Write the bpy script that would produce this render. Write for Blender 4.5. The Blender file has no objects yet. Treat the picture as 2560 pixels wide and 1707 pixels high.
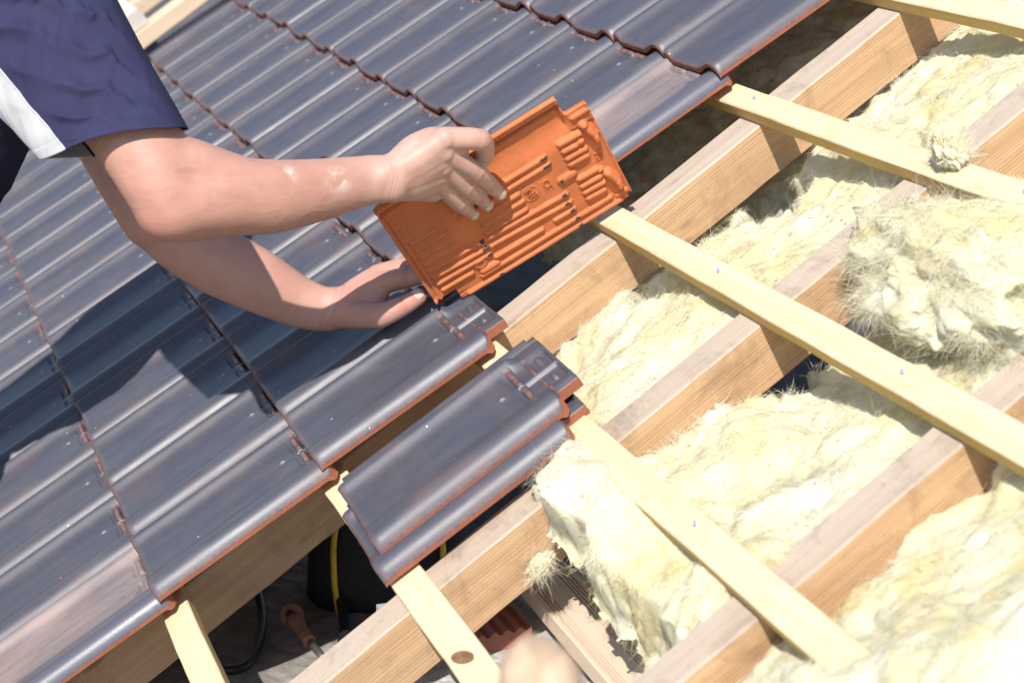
import bpy, bmesh, math, random
import numpy as np
from mathutils import Matrix, Vector

rng = np.random.default_rng(7)
random.seed(7)
S = bpy.context.scene
COL = S.collection

# ------------------------------------------------------------------ frame
# roof frame: u = across the slope, v = up the slope, w = normal to the slope
PITCH = math.radians(33.584)
MR = Matrix.Rotation(PITCH, 4, 'X')
W, G = 0.228, 0.331          # tile cover width, batten gauge
WB, WR, WRB = -0.040, -0.067, -0.167   # batten top, rafter top, rafter underside


def rw(u, v, w):
    return MR @ Vector((u, v, w))


# ------------------------------------------------------------------ camera
CAMP = (2.46388, 0.39112, 1.25750)
RIGHT = Vector((0.36834254, 0.77450166, -0.5142674))
DOWN = Vector((0.2989807, -0.62245794, -0.72329569))
FWD = Vector((-0.88030354, 0.11266454, -0.46083878))
cam = bpy.data.cameras.new('camera')
cam.sensor_width = 36.0
cam.lens = 59.391
cam.clip_start = 0.05
cam.clip_end = 2000
cam.dof.use_dof = True
cam.dof.focus_distance = 2.86
cam.dof.aperture_fstop = 4.5
camo = bpy.data.objects.new('camera', cam)
COL.objects.link(camo)
cm = Matrix((RIGHT, -DOWN, -FWD)).transposed().to_4x4()
cm.translation = Vector(CAMP)
camo.matrix_world = MR @ cm
S.camera = camo

# ------------------------------------------------------------------ light
SUN = (MR.to_3x3() @ Vector((0.68, 0.09, 1.0))).normalized()   # towards the sun
elev = math.asin(SUN.z)
azim = math.atan2(SUN.x, SUN.y)                                 # from +Y towards +X
world = bpy.data.worlds.new('World')
S.world = world
world.use_nodes = True
nt = world.node_tree
sky = nt.nodes.new('ShaderNodeTexSky')
sky.sky_type = 'NISHITA'
sky.sun_disc = False
sky.sun_elevation = elev
sky.sun_rotation = azim
sky.air_density = 1.0
sky.dust_density = 0.6
nt.links.new(sky.outputs[0], nt.nodes['Background'].inputs[0])
nt.nodes['Background'].inputs[1].default_value = 0.12
sl = bpy.data.lights.new('sun', 'SUN')
sl.energy = 4.6
sl.angle = math.radians(0.6)
sl.color = (1.0, 0.955, 0.89)
so = bpy.data.objects.new('sun', sl)
so.rotation_euler = (-SUN).to_track_quat('-Z', 'Y').to_euler()
so.location = SUN * 20
COL.objects.link(so)
S.view_settings.view_transform = 'Standard'
S.view_settings.look = 'None'
S.view_settings.gamma = 1.0
S.view_settings.use_curve_mapping = False
S.view_settings.exposure = 0.55
S.render.engine = 'CYCLES'
S.cycles.max_bounces = 6
S.cycles.use_denoising = True


# ------------------------------------------------------------------ helpers
def mesh(name, verts, faces, mats=(), fm=None, smooth=False):
    me = bpy.data.meshes.new(name)
    me.from_pydata([tuple(map(float, p)) for p in verts], [], [tuple(map(int, f)) for f in faces])
    for m in mats:
        me.materials.append(m)
    if fm is not None:
        me.polygons.foreach_set('material_index', np.asarray(fm, dtype=np.int32))
    if smooth is True:
        me.polygons.foreach_set('use_smooth', np.ones(len(me.polygons), dtype=bool))
    me.update()
    return me


def link(name, me, parent=None, mat=None):
    o = bpy.data.objects.new(name, me)
    COL.objects.link(o)
    if parent is not None:
        o.parent = parent
    if mat is not None:
        o.matrix_local = mat
    return o


def tag(o, label=None, cat=None, group=None, kind=None):
    if label:
        o['label'] = label
    if cat:
        o['category'] = cat
    if group:
        o['group'] = group
    if kind:
        o['kind'] = kind
    return o


def roofmat(u, v, w, rot=None):
    m = MR @ Matrix.Translation((u, v, w))
    if rot is not None:
        m = m @ rot
    return m


def sstep(a, b, x):
    t = np.clip((x - a) / (b - a), 0, 1)
    return t * t * (3 - 2 * t)


# numpy gradient noise -------------------------------------------------
_perm = rng.permutation(256)
_perm = np.concatenate([_perm, _perm, _perm])
_g3 = rng.normal(size=(256, 3))
_g3 /= np.linalg.norm(_g3, axis=1)[:, None]


def perlin(p):
    p = np.asarray(p, float)
    i = np.floor(p).astype(int)
    f = p - i
    i &= 255
    fd = f * f * f * (f * (f * 6 - 15) + 10)
    out = np.zeros(len(p))
    for dx in (0, 1):
        for dy in (0, 1):
            for dz in (0, 1):
                h = _perm[_perm[_perm[i[:, 0] + dx] + i[:, 1] + dy] + i[:, 2] + dz]
                g = _g3[h]
                d = (g * (f - (dx, dy, dz))).sum(1)
                wx = fd[:, 0] if dx else 1 - fd[:, 0]
                wy = fd[:, 1] if dy else 1 - fd[:, 1]
                wz = fd[:, 2] if dz else 1 - fd[:, 2]
                out += d * wx * wy * wz
    return out * 1.6


def fbm(p, octv=4, gain=0.5):
    a, s, o = 1.0, 1.0, 0
    for _ in range(octv):
        o = o + a * perlin(np.asarray(p) * s + 17.3 * s)
        a *= gain
        s *= 2.03
    return o


# ------------------------------------------------------------------ materials
class NT:
    def __init__(self, name):
        self.m = bpy.data.materials.new(name)
        self.m.use_nodes = True
        self.t = self.m.node_tree
        self.b = self.t.nodes['Principled BSDF']
        self.tc = self.t.nodes.new('ShaderNodeTexCoord')

    def n(self, typ, **kw):
        nd = self.t.nodes.new(typ)
        for k, v in kw.items():
            if k.startswith('i_'):
                nd.inputs[k[2:].replace('_', ' ')].default_value = v
            else:
                setattr(nd, k, v)
        return nd

    def l(self, a, b):
        self.t.links.new(a, b)

    def mapping(self, scale, src='Object', loc=(0, 0, 0)):
        mp = self.n('ShaderNodeMapping')
        mp.inputs['Scale'].default_value = scale
        mp.inputs['Location'].default_value = loc
        self.l(self.tc.outputs[src], mp.inputs['Vector'])
        return mp.outputs[0]

    def shift(self, vec, amount=50.0):
        """offset a vector by the object's random number so that copies differ"""
        oi = self.n('ShaderNodeObjectInfo')
        mu = self.n('ShaderNodeMath', operation='MULTIPLY')
        mu.inputs[1].default_value = amount
        self.l(oi.outputs['Random'], mu.inputs[0])
        ad = self.n('ShaderNodeVectorMath', operation='ADD')
        self.l(vec, ad.inputs[0])
        self.l(mu.outputs[0], ad.inputs[1])
        return ad.outputs[0]

    def noise(self, vec, scale, detail=4.0, rough=0.55, dist=0.0):
        nd = self.n('ShaderNodeTexNoise')
        nd.inputs['Scale'].default_value = scale
        nd.inputs['Detail'].default_value = detail
        nd.inputs['Roughness'].default_value = rough
        nd.inputs['Distortion'].default_value = dist
        self.l(vec, nd.inputs['Vector'])
        return nd.outputs['Fac']

    def ramp(self, fac, stops):
        r = self.n('ShaderNodeValToRGB')
        e = r.color_ramp.elements
        while len(e) < len(stops):
            e.new(0.5)
        for el, (p, c) in zip(e, stops):
            el.position = p
            el.color = (c[0], c[1], c[2], 1) if not isinstance(c, (int, float)) else (c, c, c, 1)
        self.l(fac, r.inputs[0])
        return r.outputs[0]

    def mix(self, fac, a, b, mode='MIX'):
        m = self.n('ShaderNodeMix', data_type='RGBA', blend_type=mode)
        for sock, v in ((m.inputs[0], fac), (m.inputs[6], a), (m.inputs[7], b)):
            if isinstance(v, (int, float)):
                sock.default_value = v
            elif isinstance(v, tuple):
                sock.default_value = (v[0], v[1], v[2], 1)
            else:
                self.l(v, sock)
        return m.outputs[2]

    def math(self, op, a, b=0.0, clamp=False):
        m = self.n('ShaderNodeMath', operation=op, use_clamp=clamp)
        for sock, v in ((m.inputs[0], a), (m.inputs[1], b)):
            if isinstance(v, (int, float)):
                sock.default_value = v
            else:
                self.l(v, sock)
        return m.outputs[0]

    def bump(self, h, strength=0.3, dist=0.002):
        b = self.n('ShaderNodeBump')
        b.inputs['Strength'].default_value = strength
        b.inputs['Distance'].default_value = dist
        self.l(h, b.inputs['Height'])
        self.l(b.outputs[0], self.b.inputs['Normal'])
        return b

    def set(self, **kw):
        for k, v in kw.items():
            s = self.b.inputs[k.replace('_', ' ')]
            if isinstance(v, (int, float)):
                s.default_value = v
            elif isinstance(v, tuple):
                s.default_value = (v[0], v[1], v[2], 1) if len(v) == 3 and s.type == 'RGBA' else v
            else:
                self.l(v, s)
        return self


def mat_glaze():
    k = NT('engobe_glaze')
    v = k.shift(k.tc.outputs['Object'])
    st = k.n('ShaderNodeMapping')
    st.inputs['Scale'].default_value = (9, 1.6, 9)
    k.l(v, st.inputs['Vector'])
    streak = k.noise(st.outputs[0], 4.0, 5, 0.6, 0.4)
    blot = k.noise(v, 9.0, 5, 0.6)
    oi = k.n('ShaderNodeObjectInfo')
    base = k.ramp(streak, [(0.3, (0.053, 0.055, 0.074)), (0.7, (0.076, 0.074, 0.090))])
    warm = k.ramp(blot, [(0.47, 0.0), (0.72, 1.0)])
    warm = k.math('MULTIPLY', warm, k.math('ADD', k.math('MULTIPLY', oi.outputs['Random'], 0.22), 0.02))
    base = k.mix(warm, base, (0.235, 0.125, 0.088))
    # thin glaze near the cover edge and along the creases: clay shows through
    sx = k.n('ShaderNodeSeparateXYZ')
    k.l(k.tc.outputs['Object'], sx.inputs[0])
    ed = k.n('ShaderNodeMapRange')
    ed.inputs['From Min'].default_value = -0.0045
    ed.inputs['From Max'].default_value = -0.001
    k.l(sx.outputs[0], ed.inputs['Value'])
    fine = k.noise(v, 110.0, 4, 0.65)
    edge = k.math('MULTIPLY', ed.outputs[0], k.ramp(fine, [(0.35, 0.0), (0.6, 1.0)]))
    ed2 = k.n('ShaderNodeMapRange')
    ed2.inputs['From Min'].default_value = 0.012
    ed2.inputs['From Max'].default_value = 0.0
    k.l(sx.outputs[1], ed2.inputs['Value'])
    edge = k.math('MAXIMUM', edge, k.math('MULTIPLY', ed2.outputs[0], k.math('MULTIPLY', fine, 0.9)))
    base = k.mix(k.math('MULTIPLY', edge, 0.6), base, (0.25, 0.088, 0.05))
    at = k.n('ShaderNodeAttribute', attribute_name='wear')
    wearn = k.math('MULTIPLY', at.outputs['Fac'], k.ramp(k.noise(v, 70.0, 3, 0.6), [(0.40, 0.0), (0.55, 1.0)]))
    base = k.mix(wearn, base, (0.36, 0.125, 0.065))
    dt = k.n('ShaderNodeAttribute', attribute_name='dot')
    base = k.mix(dt.outputs['Fac'], base, (0.50, 0.48, 0.47))
    # chips and dust specks
    sp = k.n('ShaderNodeTexVoronoi', feature='F1')
    sp.inputs['Scale'].default_value = 34.0
    k.l(v, sp.inputs['Vector'])
    spk = k.math('LESS_THAN', sp.outputs['Distance'], 0.06)
    sel = k.math('GREATER_THAN', k.noise(v, 13.0, 2, 0.5), 0.585)
    spk = k.math('MULTIPLY', spk, sel)
    base = k.mix(spk, base, (0.55, 0.45, 0.38))
    dust = k.ramp(k.noise(v, 5.0, 6, 0.7, 0.6), [(0.55, 0.0), (0.85, 0.12)])
    base = k.mix(dust, base, (0.40, 0.31, 0.265))
    rough = k.math('ADD', k.ramp(blot, [(0.3, 0.37), (0.75, 0.47)]), k.math('MULTIPLY', oi.outputs['Random'], 0.07))
    rough = k.math('ADD', rough, k.math('MULTIPLY', dust, 0.6))
    k.set(Base_Color=base, Roughness=rough)
    k.b.inputs['IOR'].default_value = 1.5
    k.bump(k.math('ADD', k.noise(v, 240.0, 3, 0.6), k.math('MULTIPLY', streak, 0.8)), 0.12, 0.0012)
    return k.m


def mat_dusty_glaze():
    """the tiles that were walked over: pale dust film with rubbed round prints"""
    k = NT('dusty_glaze')
    v = k.tc.outputs['Object']
    film = k.noise(v, 6.0, 6, 0.65, 0.5)
    vo = k.n('ShaderNodeTexVoronoi', feature='F1')
    vo.inputs['Scale'].default_value = 17.0
    k.l(v, vo.inputs['Vector'])
    prints = k.ramp(vo.outputs['Distance'], [(0.16, 0.0), (0.24, 1.0)])
    prints = k.math('MAXIMUM', prints, k.math('GREATER_THAN', k.noise(v, 7.0, 1, 0.5), 0.5))
    sx = k.n('ShaderNodeSeparateXYZ')
    k.l(v, sx.inputs[0])
    pan = k.n('ShaderNodeMapRange')
    pan.inputs['From Min'].default_value = -0.066
    pan.inputs['From Max'].default_value = -0.082
    k.l(sx.outputs[0], pan.inputs['Value'])
    st = k.n('ShaderNodeMapping')
    st.inputs['Scale'].default_value = (22, 1.2, 9)
    k.l(v, st.inputs['Vector'])
    strk = k.ramp(k.noise(st.outputs[0], 4.0, 4, 0.6), [(0.34, 0.62), (0.56, 1.0)])
    fac = k.math('MULTIPLY', k.math('MULTIPLY', prints, pan.outputs[0]), k.math('MULTIPLY', strk, k.ramp(film, [(0.30, 0.25), (0.62, 0.55)])))
    base = k.mix(fac, (0.085, 0.083, 0.105), (0.40, 0.285, 0.235))
    k.set(Base_Color=base, Roughness=k.math('ADD', k.math('MULTIPLY', fac, 0.35), 0.33))
    k.bump(k.noise(v, 240.0, 3, 0.6), 0.12, 0.001)
    return k.m


def mat_clay(name='fired_clay', col=(0.56, 0.165, 0.055)):
    k = NT(name)
    v = k.shift(k.tc.outputs['Object'])
    a = k.noise(v, 14.0, 5, 0.6)
    f = k.noise(v, 160.0, 4, 0.7)
    c = k.ramp(a, [(0.3, tuple(x * 0.82 for x in col)), (0.7, tuple(min(1, x * 1.12) for x in col))])
    c = k.mix(k.ramp(f, [(0.55, 0.0), (0.75, 0.25)]), c, (0.62, 0.30, 0.17))
    k.set(Base_Color=c, Roughness=0.72)
    k.b.inputs['Specular IOR Level'].default_value = 0.3
    k.bump(f, 0.25, 0.0008)
    return k.m


def mat_wood(name, axis, dark, light, grain=95.0, grey=None, greyamt=0.0, rough=0.75, speck=0.0, saw=0.0, stain=0.0, bump=0.35):
    """axis: index of the grain direction in object space"""
    k = NT(name)
    v0 = k.shift(k.tc.outputs['Object'], 30.0)
    sc = [1.0, 1.0, 1.0]
    sc[axis] = 0.035
    mp = k.n('ShaderNodeMapping')
    mp.inputs['Scale'].default_value = sc
    k.l(v0, mp.inputs['Vector'])
    n1 = k.noise(mp.outputs[0], grain, 5, 0.6, 0.35)
    n2 = k.noise(mp.outputs[0], grain * 3.3, 4, 0.6, 0.1)
    big = k.noise(v0, 5.0, 4, 0.6)
    # growth rings: bands across the grain, bent by noise
    sx = k.n('ShaderNodeSeparateXYZ')
    k.l(v0, sx.inputs[0])
    cx = [i for i in range(3) if i != axis]
    ringc = k.math('ADD', k.math('MULTIPLY', sx.outputs[cx[0]], 1.0), k.math('MULTIPLY', sx.outputs[cx[1]], 0.9))
    ringc = k.math('ADD', ringc, k.math('MULTIPLY', k.noise(mp.outputs[0], 7.0, 3, 0.5), 0.05))
    ring = k.math('SINE', k.math('MULTIPLY', ringc, 1250.0))
    ring = k.math('ADD', k.math('MULTIPLY', ring, 0.20), 0.5)
    fac = k.math('ADD', k.math('MULTIPLY', n1, 0.6), k.math('MULTIPLY', ring, 0.4))
    c = k.ramp(fac, [(0.32, dark), (0.62, light)])
    c = k.mix(k.ramp(n2, [(0.5, 0.0), (0.78, 0.35)]), c, tuple(x * 0.62 for x in dark))
    c = k.mix(k.ramp(big, [(0.35, 0.0), (0.75, 0.4)]), c, tuple(min(1, x * 0.8) for x in light))
    if grey is not None:
        gn = k.noise(mp.outputs[0], 22.0, 5, 0.65)
        c = k.mix(k.math('MULTIPLY', k.ramp(gn, [(0.25, 0.35), (0.65, 1.0)]), greyamt), c, grey)
    if stain:
        sn = k.noise(v0, 9.0, 6, 0.7, 0.5)
        c = k.mix(k.math('MULTIPLY', k.ramp(sn, [(0.52, 0.0), (0.72, 1.0)]), stain), c, tuple(x * 0.45 for x in dark))
        kn = k.n('ShaderNodeTexVoronoi', feature='F1')
        ks = [16.0, 16.0, 16.0]
        ks[axis] = 5.0
        km = k.n('ShaderNodeMapping')
        km.inputs['Scale'].default_value = ks
        k.l(v0, km.inputs['Vector'])
        k.l(km.outputs[0], kn.inputs['Vector'])
        kn.inputs['Scale'].default_value = 1.0
        kf = k.ramp(kn.outputs['Distance'], [(0.05, 1.0), (0.14, 0.0)])
        c = k.mix(k.math('MULTIPLY', kf, stain), c, tuple(x * 0.38 for x in dark))
    if speck:
        vo = k.noise(v0, 190.0, 2, 0.5)
        c = k.mix(k.math('MULTIPLY', k.math('GREATER_THAN', vo, 0.7), speck), c, (0.07, 0.05, 0.04))
    k.set(Base_Color=c, Roughness=rough)
    k.b.inputs['Specular IOR Level'].default_value = 0.25
    hgt = k.math('ADD', n1, n2)
    if saw:
        sm = k.n('ShaderNodeMapping')
        ss = [4.0, 4.0, 4.0]
        ss[axis] = 60.0
        sm.inputs['Scale'].default_value = ss
        sm.inputs['Rotation'].default_value = (0.25 if axis == 1 else 0.0, 0.25 if axis == 0 else 0.0, 0.0)
        k.l(v0, sm.inputs['Vector'])
        sw = k.noise(sm.outputs[0], 4.0, 3, 0.6)
        hgt = k.math('ADD', hgt, k.math('MULTIPLY', sw, saw))
        c = k.mix(k.math('MULTIPLY', k.ramp(sw, [(0.5, 0.0), (0.68, 1.0)]), 0.22 * saw), c, tuple(x * 0.6 for x in dark))
        k.set(Base_Color=c)
    k.bump(hgt, bump, 0.0016)
    return k.m


def mat_simple(name, col, rough=0.6, var=0.25, scale=20.0, metallic=0.0, bump=0.15, spec=0.4):
    k = NT(name)
    v = k.tc.outputs['Object']
    a = k.noise(v, scale, 5, 0.6)
    c = k.ramp(a, [(0.3, tuple(x * (1 - var) for x in col)), (0.7, tuple(min(1, x * (1 + var)) for x in col))])
    k.set(Base_Color=c, Roughness=rough, Metallic=metallic)
    k.b.inputs['Specular IOR Level'].default_value = spec
    k.bump(k.noise(v, scale * 8, 4, 0.65), bump, 0.002)
    return k.m


GLAZE = mat_glaze()
DUSTY = mat_dusty_glaze()
CLAY = mat_clay()
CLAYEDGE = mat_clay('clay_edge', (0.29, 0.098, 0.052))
RAFT_SIDE = mat_wood('rafter_sawn_side', 1, (0.37, 0.22, 0.12), (0.57, 0.375, 0.215), 60.0, speck=0.4, saw=0.25, stain=0.55, bump=0.55)
RAFT_TOP = mat_wood('rafter_weathered_top', 1, (0.32, 0.23, 0.165), (0.50, 0.39, 0.30), 60.0,
                    grey=(0.44, 0.375, 0.305), greyamt=0.65, speck=0.4, saw=0.25, stain=0.6, bump=0.6)
BATTEN = mat_wood('batten_pine', 0, (0.50, 0.36, 0.165), (0.70, 0.58, 0.35), 55.0, grey=(0.68, 0.61, 0.48), greyamt=0.35, rough=0.7, stain=0.22, saw=0.3, speck=0.25)
BATTEN_SIDE = mat_wood('batten_sawn_side', 0, (0.52, 0.35, 0.12), (0.64, 0.46, 0.18), 70.0, rough=0.75, saw=0.6, stain=0.15)
# ------------------------------------------------------------------ roof tile
TW, TL, TT = 0.258, 0.394, 0.011      # overall width, length, skin thickness
_px = np.array([-0.258, -0.2545, -0.249, -0.243, -0.237, -0.232, -0.227, -0.223, -0.219, -0.2155, -0.211, -0.2065, -0.202, -0.197, -0.191, -0.183,
                -0.094, -0.088, -0.082, -0.074, -0.066, -0.058, -0.050, -0.042, -0.035, -0.029, -0.024, -0.019, -0.0145, -0.0105, -0.007, -0.004, -0.0015, 0.0])
_pz = np.array([0.0085, 0.0120, 0.0132, 0.0122, 0.0088, 0.0050, 0.0058, 0.0140, 0.0222, 0.0262, 0.0268, 0.0246, 0.0212, 0.0170, 0.0136, 0.0120,
                0.0120, 0.0124, 0.0138, 0.0165, 0.0196, 0.0229, 0.0261, 0.0290, 0.0311, 0.0320, 0.0319, 0.0308, 0.0286, 0.0256, 0.0218, 0.0178, 0.0132, 0.0100])


def prof(x):
    return np.interp(x, _px, _pz)


NOTCH_X, NOTCH_Y = -0.050, 0.352


def tile_top(x, y):
    z = prof(x).copy()
    # tail edge rounds over
    z -= 0.0045 * np.clip(1 - y / 0.010, 0, 1) ** 2
    # the ribs die away towards the head, leaving the flat interlock tongue
    k = sstep(0.330, 0.352, y) * (x < -0.185)
    z = z * (1 - k) + k * np.minimum(z, 0.0135)
    k = sstep(0.345, 0.358, y) * (x > -0.075)
    z = z * (1 - k) + k * 0.0125
    # head: recessed interlock field with cross bars, middle rib, lugs and a rim
    def box(x0, x1, y0, y1, e=0.0011):
        return sstep(x0 - e, x0 + e, x) * sstep(x1 + e, x1 - e, x) * sstep(y0 - e, y0 + e, y) * sstep(y1 + e, y1 - e, y)
    z = z - 0.0060 * box(-0.196, -0.078, 0.3285, 0.3885) * (z < 0.02)
    for x0, x1, y0, y1, d in ((-0.184, -0.140, 0.3085, 0.3165, 0.0032), (-0.124, -0.090, 0.3085, 0.3165, 0.0032)):
        z = z - d * box(x0, x1, y0, y1)
    for x0, x1, y0, y1, top_ in ((-0.188, -0.138, 0.3185, 0.3265, 0.0165), (-0.126, -0.086, 0.3185, 0.3265, 0.0165),
                                 (-0.1345, -0.1300, 0.3165, 0.3900, 0.0135),
                                 (-0.190, -0.142, 0.3500, 0.3550, 0.0120), (-0.122, -0.076, 0.3500, 0.3550, 0.0120),
                                 (-0.180, -0.162, 0.3660, 0.3760, 0.0140), (-0.112, -0.094, 0.3660, 0.3760, 0.0140),
                                 (-0.072, -0.060, 0.3560, 0.3900, 0.0150)):
        k = box(x0, x1, y0, y1)
        z = np.where(k > 0, np.maximum(z, z * (1 - k) + top_ * k), z)
    # nail bump in the pan
    r_ = np.hypot(x + 0.138, y - 0.287)
    z = z + 0.0022 * np.sqrt(np.clip(1 - (r_ / 0.0055) ** 2, 0, 1))
    return z


def tile_bottom(x, y):
    z = prof(x) - TT + 0.0050 * np.clip(1 + x / 0.012, 0, 1)
    z = z * (1 - sstep(0.330, 0.345, y)) + sstep(0.330, 0.345, y) * (-0.004)
    z -= 0.0025 * np.clip(1 - y / 0.012, 0, 1) * (x < -0.06)
    return z


def build_tile(name='roof_tile', mats=None):
    xs = np.unique(np.concatenate([_px, np.arange(-0.176, -0.088, 0.0085), [-0.1435, -0.1408, -0.1380, -0.1352, -0.1335, -0.1310, -0.1295, -0.1265, -0.205, -0.060, -0.072, -0.0775, NOTCH_X]]))
    ys = np.unique(np.concatenate([[0, 0.003, 0.007, 0.014, 0.05, 0.12, 0.20, 0.27, 0.305], np.arange(0.3065, 0.3935, 0.0021), [NOTCH_Y, 0.346, TL, 0.2815, 0.284, 0.287, 0.290, 0.2925]]))
    X, Y = np.meshgrid(xs, ys, indexing='ij')
    nx, ny = X.shape
    top = tile_top(X.ravel(), Y.ravel())
    bot = np.minimum(tile_bottom(X.ravel(), Y.ravel()), top - 0.003)
    XX = X.ravel() + 0
    YY = Y.ravel() + 0
    # slightly irregular tail and cover edge
    wob = 0.0010 * perlin(np.stack([XX * 60, YY * 60, XX * 0 + 3.1], 1))
    XX = XX + wob * (XX > -0.002)
    YY = YY + wob * (YY < 0.001)
    V = np.concatenate([np.stack([XX, YY, top], 1), np.stack([XX, YY, bot], 1)])
    N = nx * ny
    idx = lambda i, j: i * ny + j
    keep = np.zeros((nx - 1, ny - 1), bool)
    for i in range(nx - 1):
        for j in range(ny - 1):
            cx, cy = (xs[i] + xs[i + 1]) / 2, (ys[j] + ys[j + 1]) / 2
            keep[i, j] = not (cx > NOTCH_X and cy > NOTCH_Y - max(0, (cx - NOTCH_X) - 0.030) * 0.6) and not (cx < -0.244 and cy > 0.380) and not (cx < -0.228 and cy < 0.018)
    F, FM = [], []
    def at(i, j):
        return 0 <= i < nx - 1 and 0 <= j < ny - 1 and keep[i, j]
    for i in range(nx - 1):
        for j in range(ny - 1):
            if not keep[i, j]:
                continue
            a, b, c, d = idx(i, j), idx(i + 1, j), idx(i + 1, j + 1), idx(i, j + 1)
            F.append((a, b, c, d)); FM.append(0)
            F.append((a + N, d + N, c + N, b + N)); FM.append(1)
            if not at(i, j - 1):
                F.append((b, a, a + N, b + N)); FM.append(2)
            if not at(i, j + 1):
                F.append((d, c, c + N, d + N)); FM.append(2)
            if not at(i - 1, j):
                F.append((a, d, d + N, a + N)); FM.append(2)
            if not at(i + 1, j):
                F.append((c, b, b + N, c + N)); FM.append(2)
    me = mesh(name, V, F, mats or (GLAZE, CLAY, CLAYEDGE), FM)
    FMa = np.array(FM)
    me.polygons.foreach_set('use_smooth', FMa < 2)
    # wear attribute: raised relief edges at the head rub through to the clay
    wear = np.zeros(len(V))
    hb = (V[:N, 1] > 0.312) & (V[:N, 0] < -0.05) & (V[:N, 0] > -0.20)
    base = prof(V[:N, 0])
    onbar = (np.abs(V[:N, 1] - 0.3225) < 0.0042) & (V[:N, 2] > 0.0150) | (np.abs(V[:N, 1] - 0.3525) < 0.003) & (V[:N, 2] > 0.0105)
    wear[:N] = np.where(hb & onbar, 0.55, 0)
    dot = np.zeros(len(V))
    dot[:N] = np.clip(1.25 - np.hypot(V[:N, 0] + 0.138, V[:N, 1] - 0.287) / 0.0050, 0, 1) * 0.6
    dot[:N] = np.maximum(dot[:N], 0.4 * (np.hypot(V[:N, 0] + 0.132, V[:N, 1] - 0.3215) < 0.0052))
    a = me.attributes.new('dot', 'FLOAT', 'POINT')
    a.data.foreach_set('value', dot.astype(np.float32))
    a = me.attributes.new('wear', 'FLOAT', 'POINT')
    a.data.foreach_set('value', wear.astype(np.float32))
    return me


TILE = build_tile()
TILE_DUSTY = TILE.copy()
TILE_DUSTY.materials[0] = DUSTY
TILT = Matrix.Rotation(-math.atan2(0.022, 0.352), 4, 'X')
W0 = -0.0030

roof = bpy.data.objects.new('tiled_roof', None)
roof.matrix_world = MR
COL.objects.link(roof)
tag(roof, 'dark glazed clay tile covering laid in courses over the battens', kind='structure')
LAST = {4: -1, 3: -1, 2: -2, 1: 0, 0: 0, -1: 0, -2: 0, -3: 0, 5: -1, 6: -1, 7: -1}
FAR = {7: -18, 6: -20, 5: -24, 4: -24, 3: -26, 2: -29, 1: -29, 0: -26, -1: -17, -2: -11, -3: -9}
for j, k1 in LAST.items():
    for k in range(FAR[j], k1 + 1):
        dusty = (j, k) in ((-1, 0), (3, -1))
        t = link('roof_tile', TILE_DUSTY if dusty else TILE, roof)
        jr = rng.normal(size=6)
        t.matrix_local = (Matrix.Translation((k * W + 0.0012 * jr[0], j * G + 0.0022 * jr[1], W0 + 0.0007 * abs(jr[2])))
                          @ TILT @ Matrix.Rotation(0.0032 * jr[3], 4, 'Z') @ Matrix.Rotation(0.004 * jr[4], 4, 'Y'))

# ------------------------------------------------------------------ rafters
def plank(name, L, wd, th, axis, mats, seed, seg=40, rough=0.0016, bev=0.003, lift=None):
    """sawn timber: length L along axis (0=x, 1=y), width wd across, thickness th (top at z=0, running down)
    mats: (top, sides, ends)"""
    n = seg
    s = np.linspace(0, L, n + 1)
    prof_ = [(-wd / 2, -th + bev), (-wd / 2, -bev), (-wd / 2 + bev, 0), (wd / 2 - bev, 0), (wd / 2, -bev), (wd / 2, -th + bev),
             (wd / 2 - bev, -th), (-wd / 2 + bev, -th)]
    m = len(prof_)
    V = []
    for q in s:
        for (a, b) in prof_:
            V.append((q, a, b))
    V = np.array(V)
    for d in (1, 2):
        V[:, d] += rough * fbm(np.stack([V[:, 0] * 9 + seed * 7.7 + d * 31, V[:, 1] * 18, V[:, 2] * 18], 1), 3)
    F, FM = [], []
    for i in range(n):
        for j in range(m):
            j2 = (j + 1) % m
            F.append((i * m + j, (i + 1) * m + j, (i + 1) * m + j2, i * m + j2))
            FM.append(0 if j in (1, 2, 3) else 1)
    F.append(tuple(range(m - 1, -1, -1))); FM.append(1)
    F.append(tuple(n * m + j for j in range(m))); FM.append(1)
    if axis == 1:
        V = np.stack([V[:, 1], V[:, 0], V[:, 2]], 1)
    else:
        F = [tuple(reversed(f)) for f in F]
    return mesh(name, V, F, mats, FM)


raft = [(-2.17, 'rafter hidden deep under the laid tiles'), (-1.67, 'rafter under the laid tiles beyond the worker'),
        (-1.16, 'rafter under the laid tiles below the worker'),
        (-0.655, 'rafter lying in shade just inside the tile edge'),
        (-0.1535, 'brown rafter running along the edge of the laid tiles'),
        (0.3575, 'brown rafter passing under the stack of two tiles'),
        (0.856, 'brown rafter nearest the lower right corner between wool bays')]
for i, (uc, lab) in enumerate(raft):
    wd = 0.074 if i == 4 else 0.0635
    me = plank('rafter', 4.1, wd, 0.100, 1, (RAFT_TOP, RAFT_SIDE), i, 110, 0.0012, 0.003)
    o = link('rafter', me)
    o.matrix_world = roofmat(uc, -1.35, WR)
    tag(o, lab, 'rafter', 'rafters')

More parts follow.
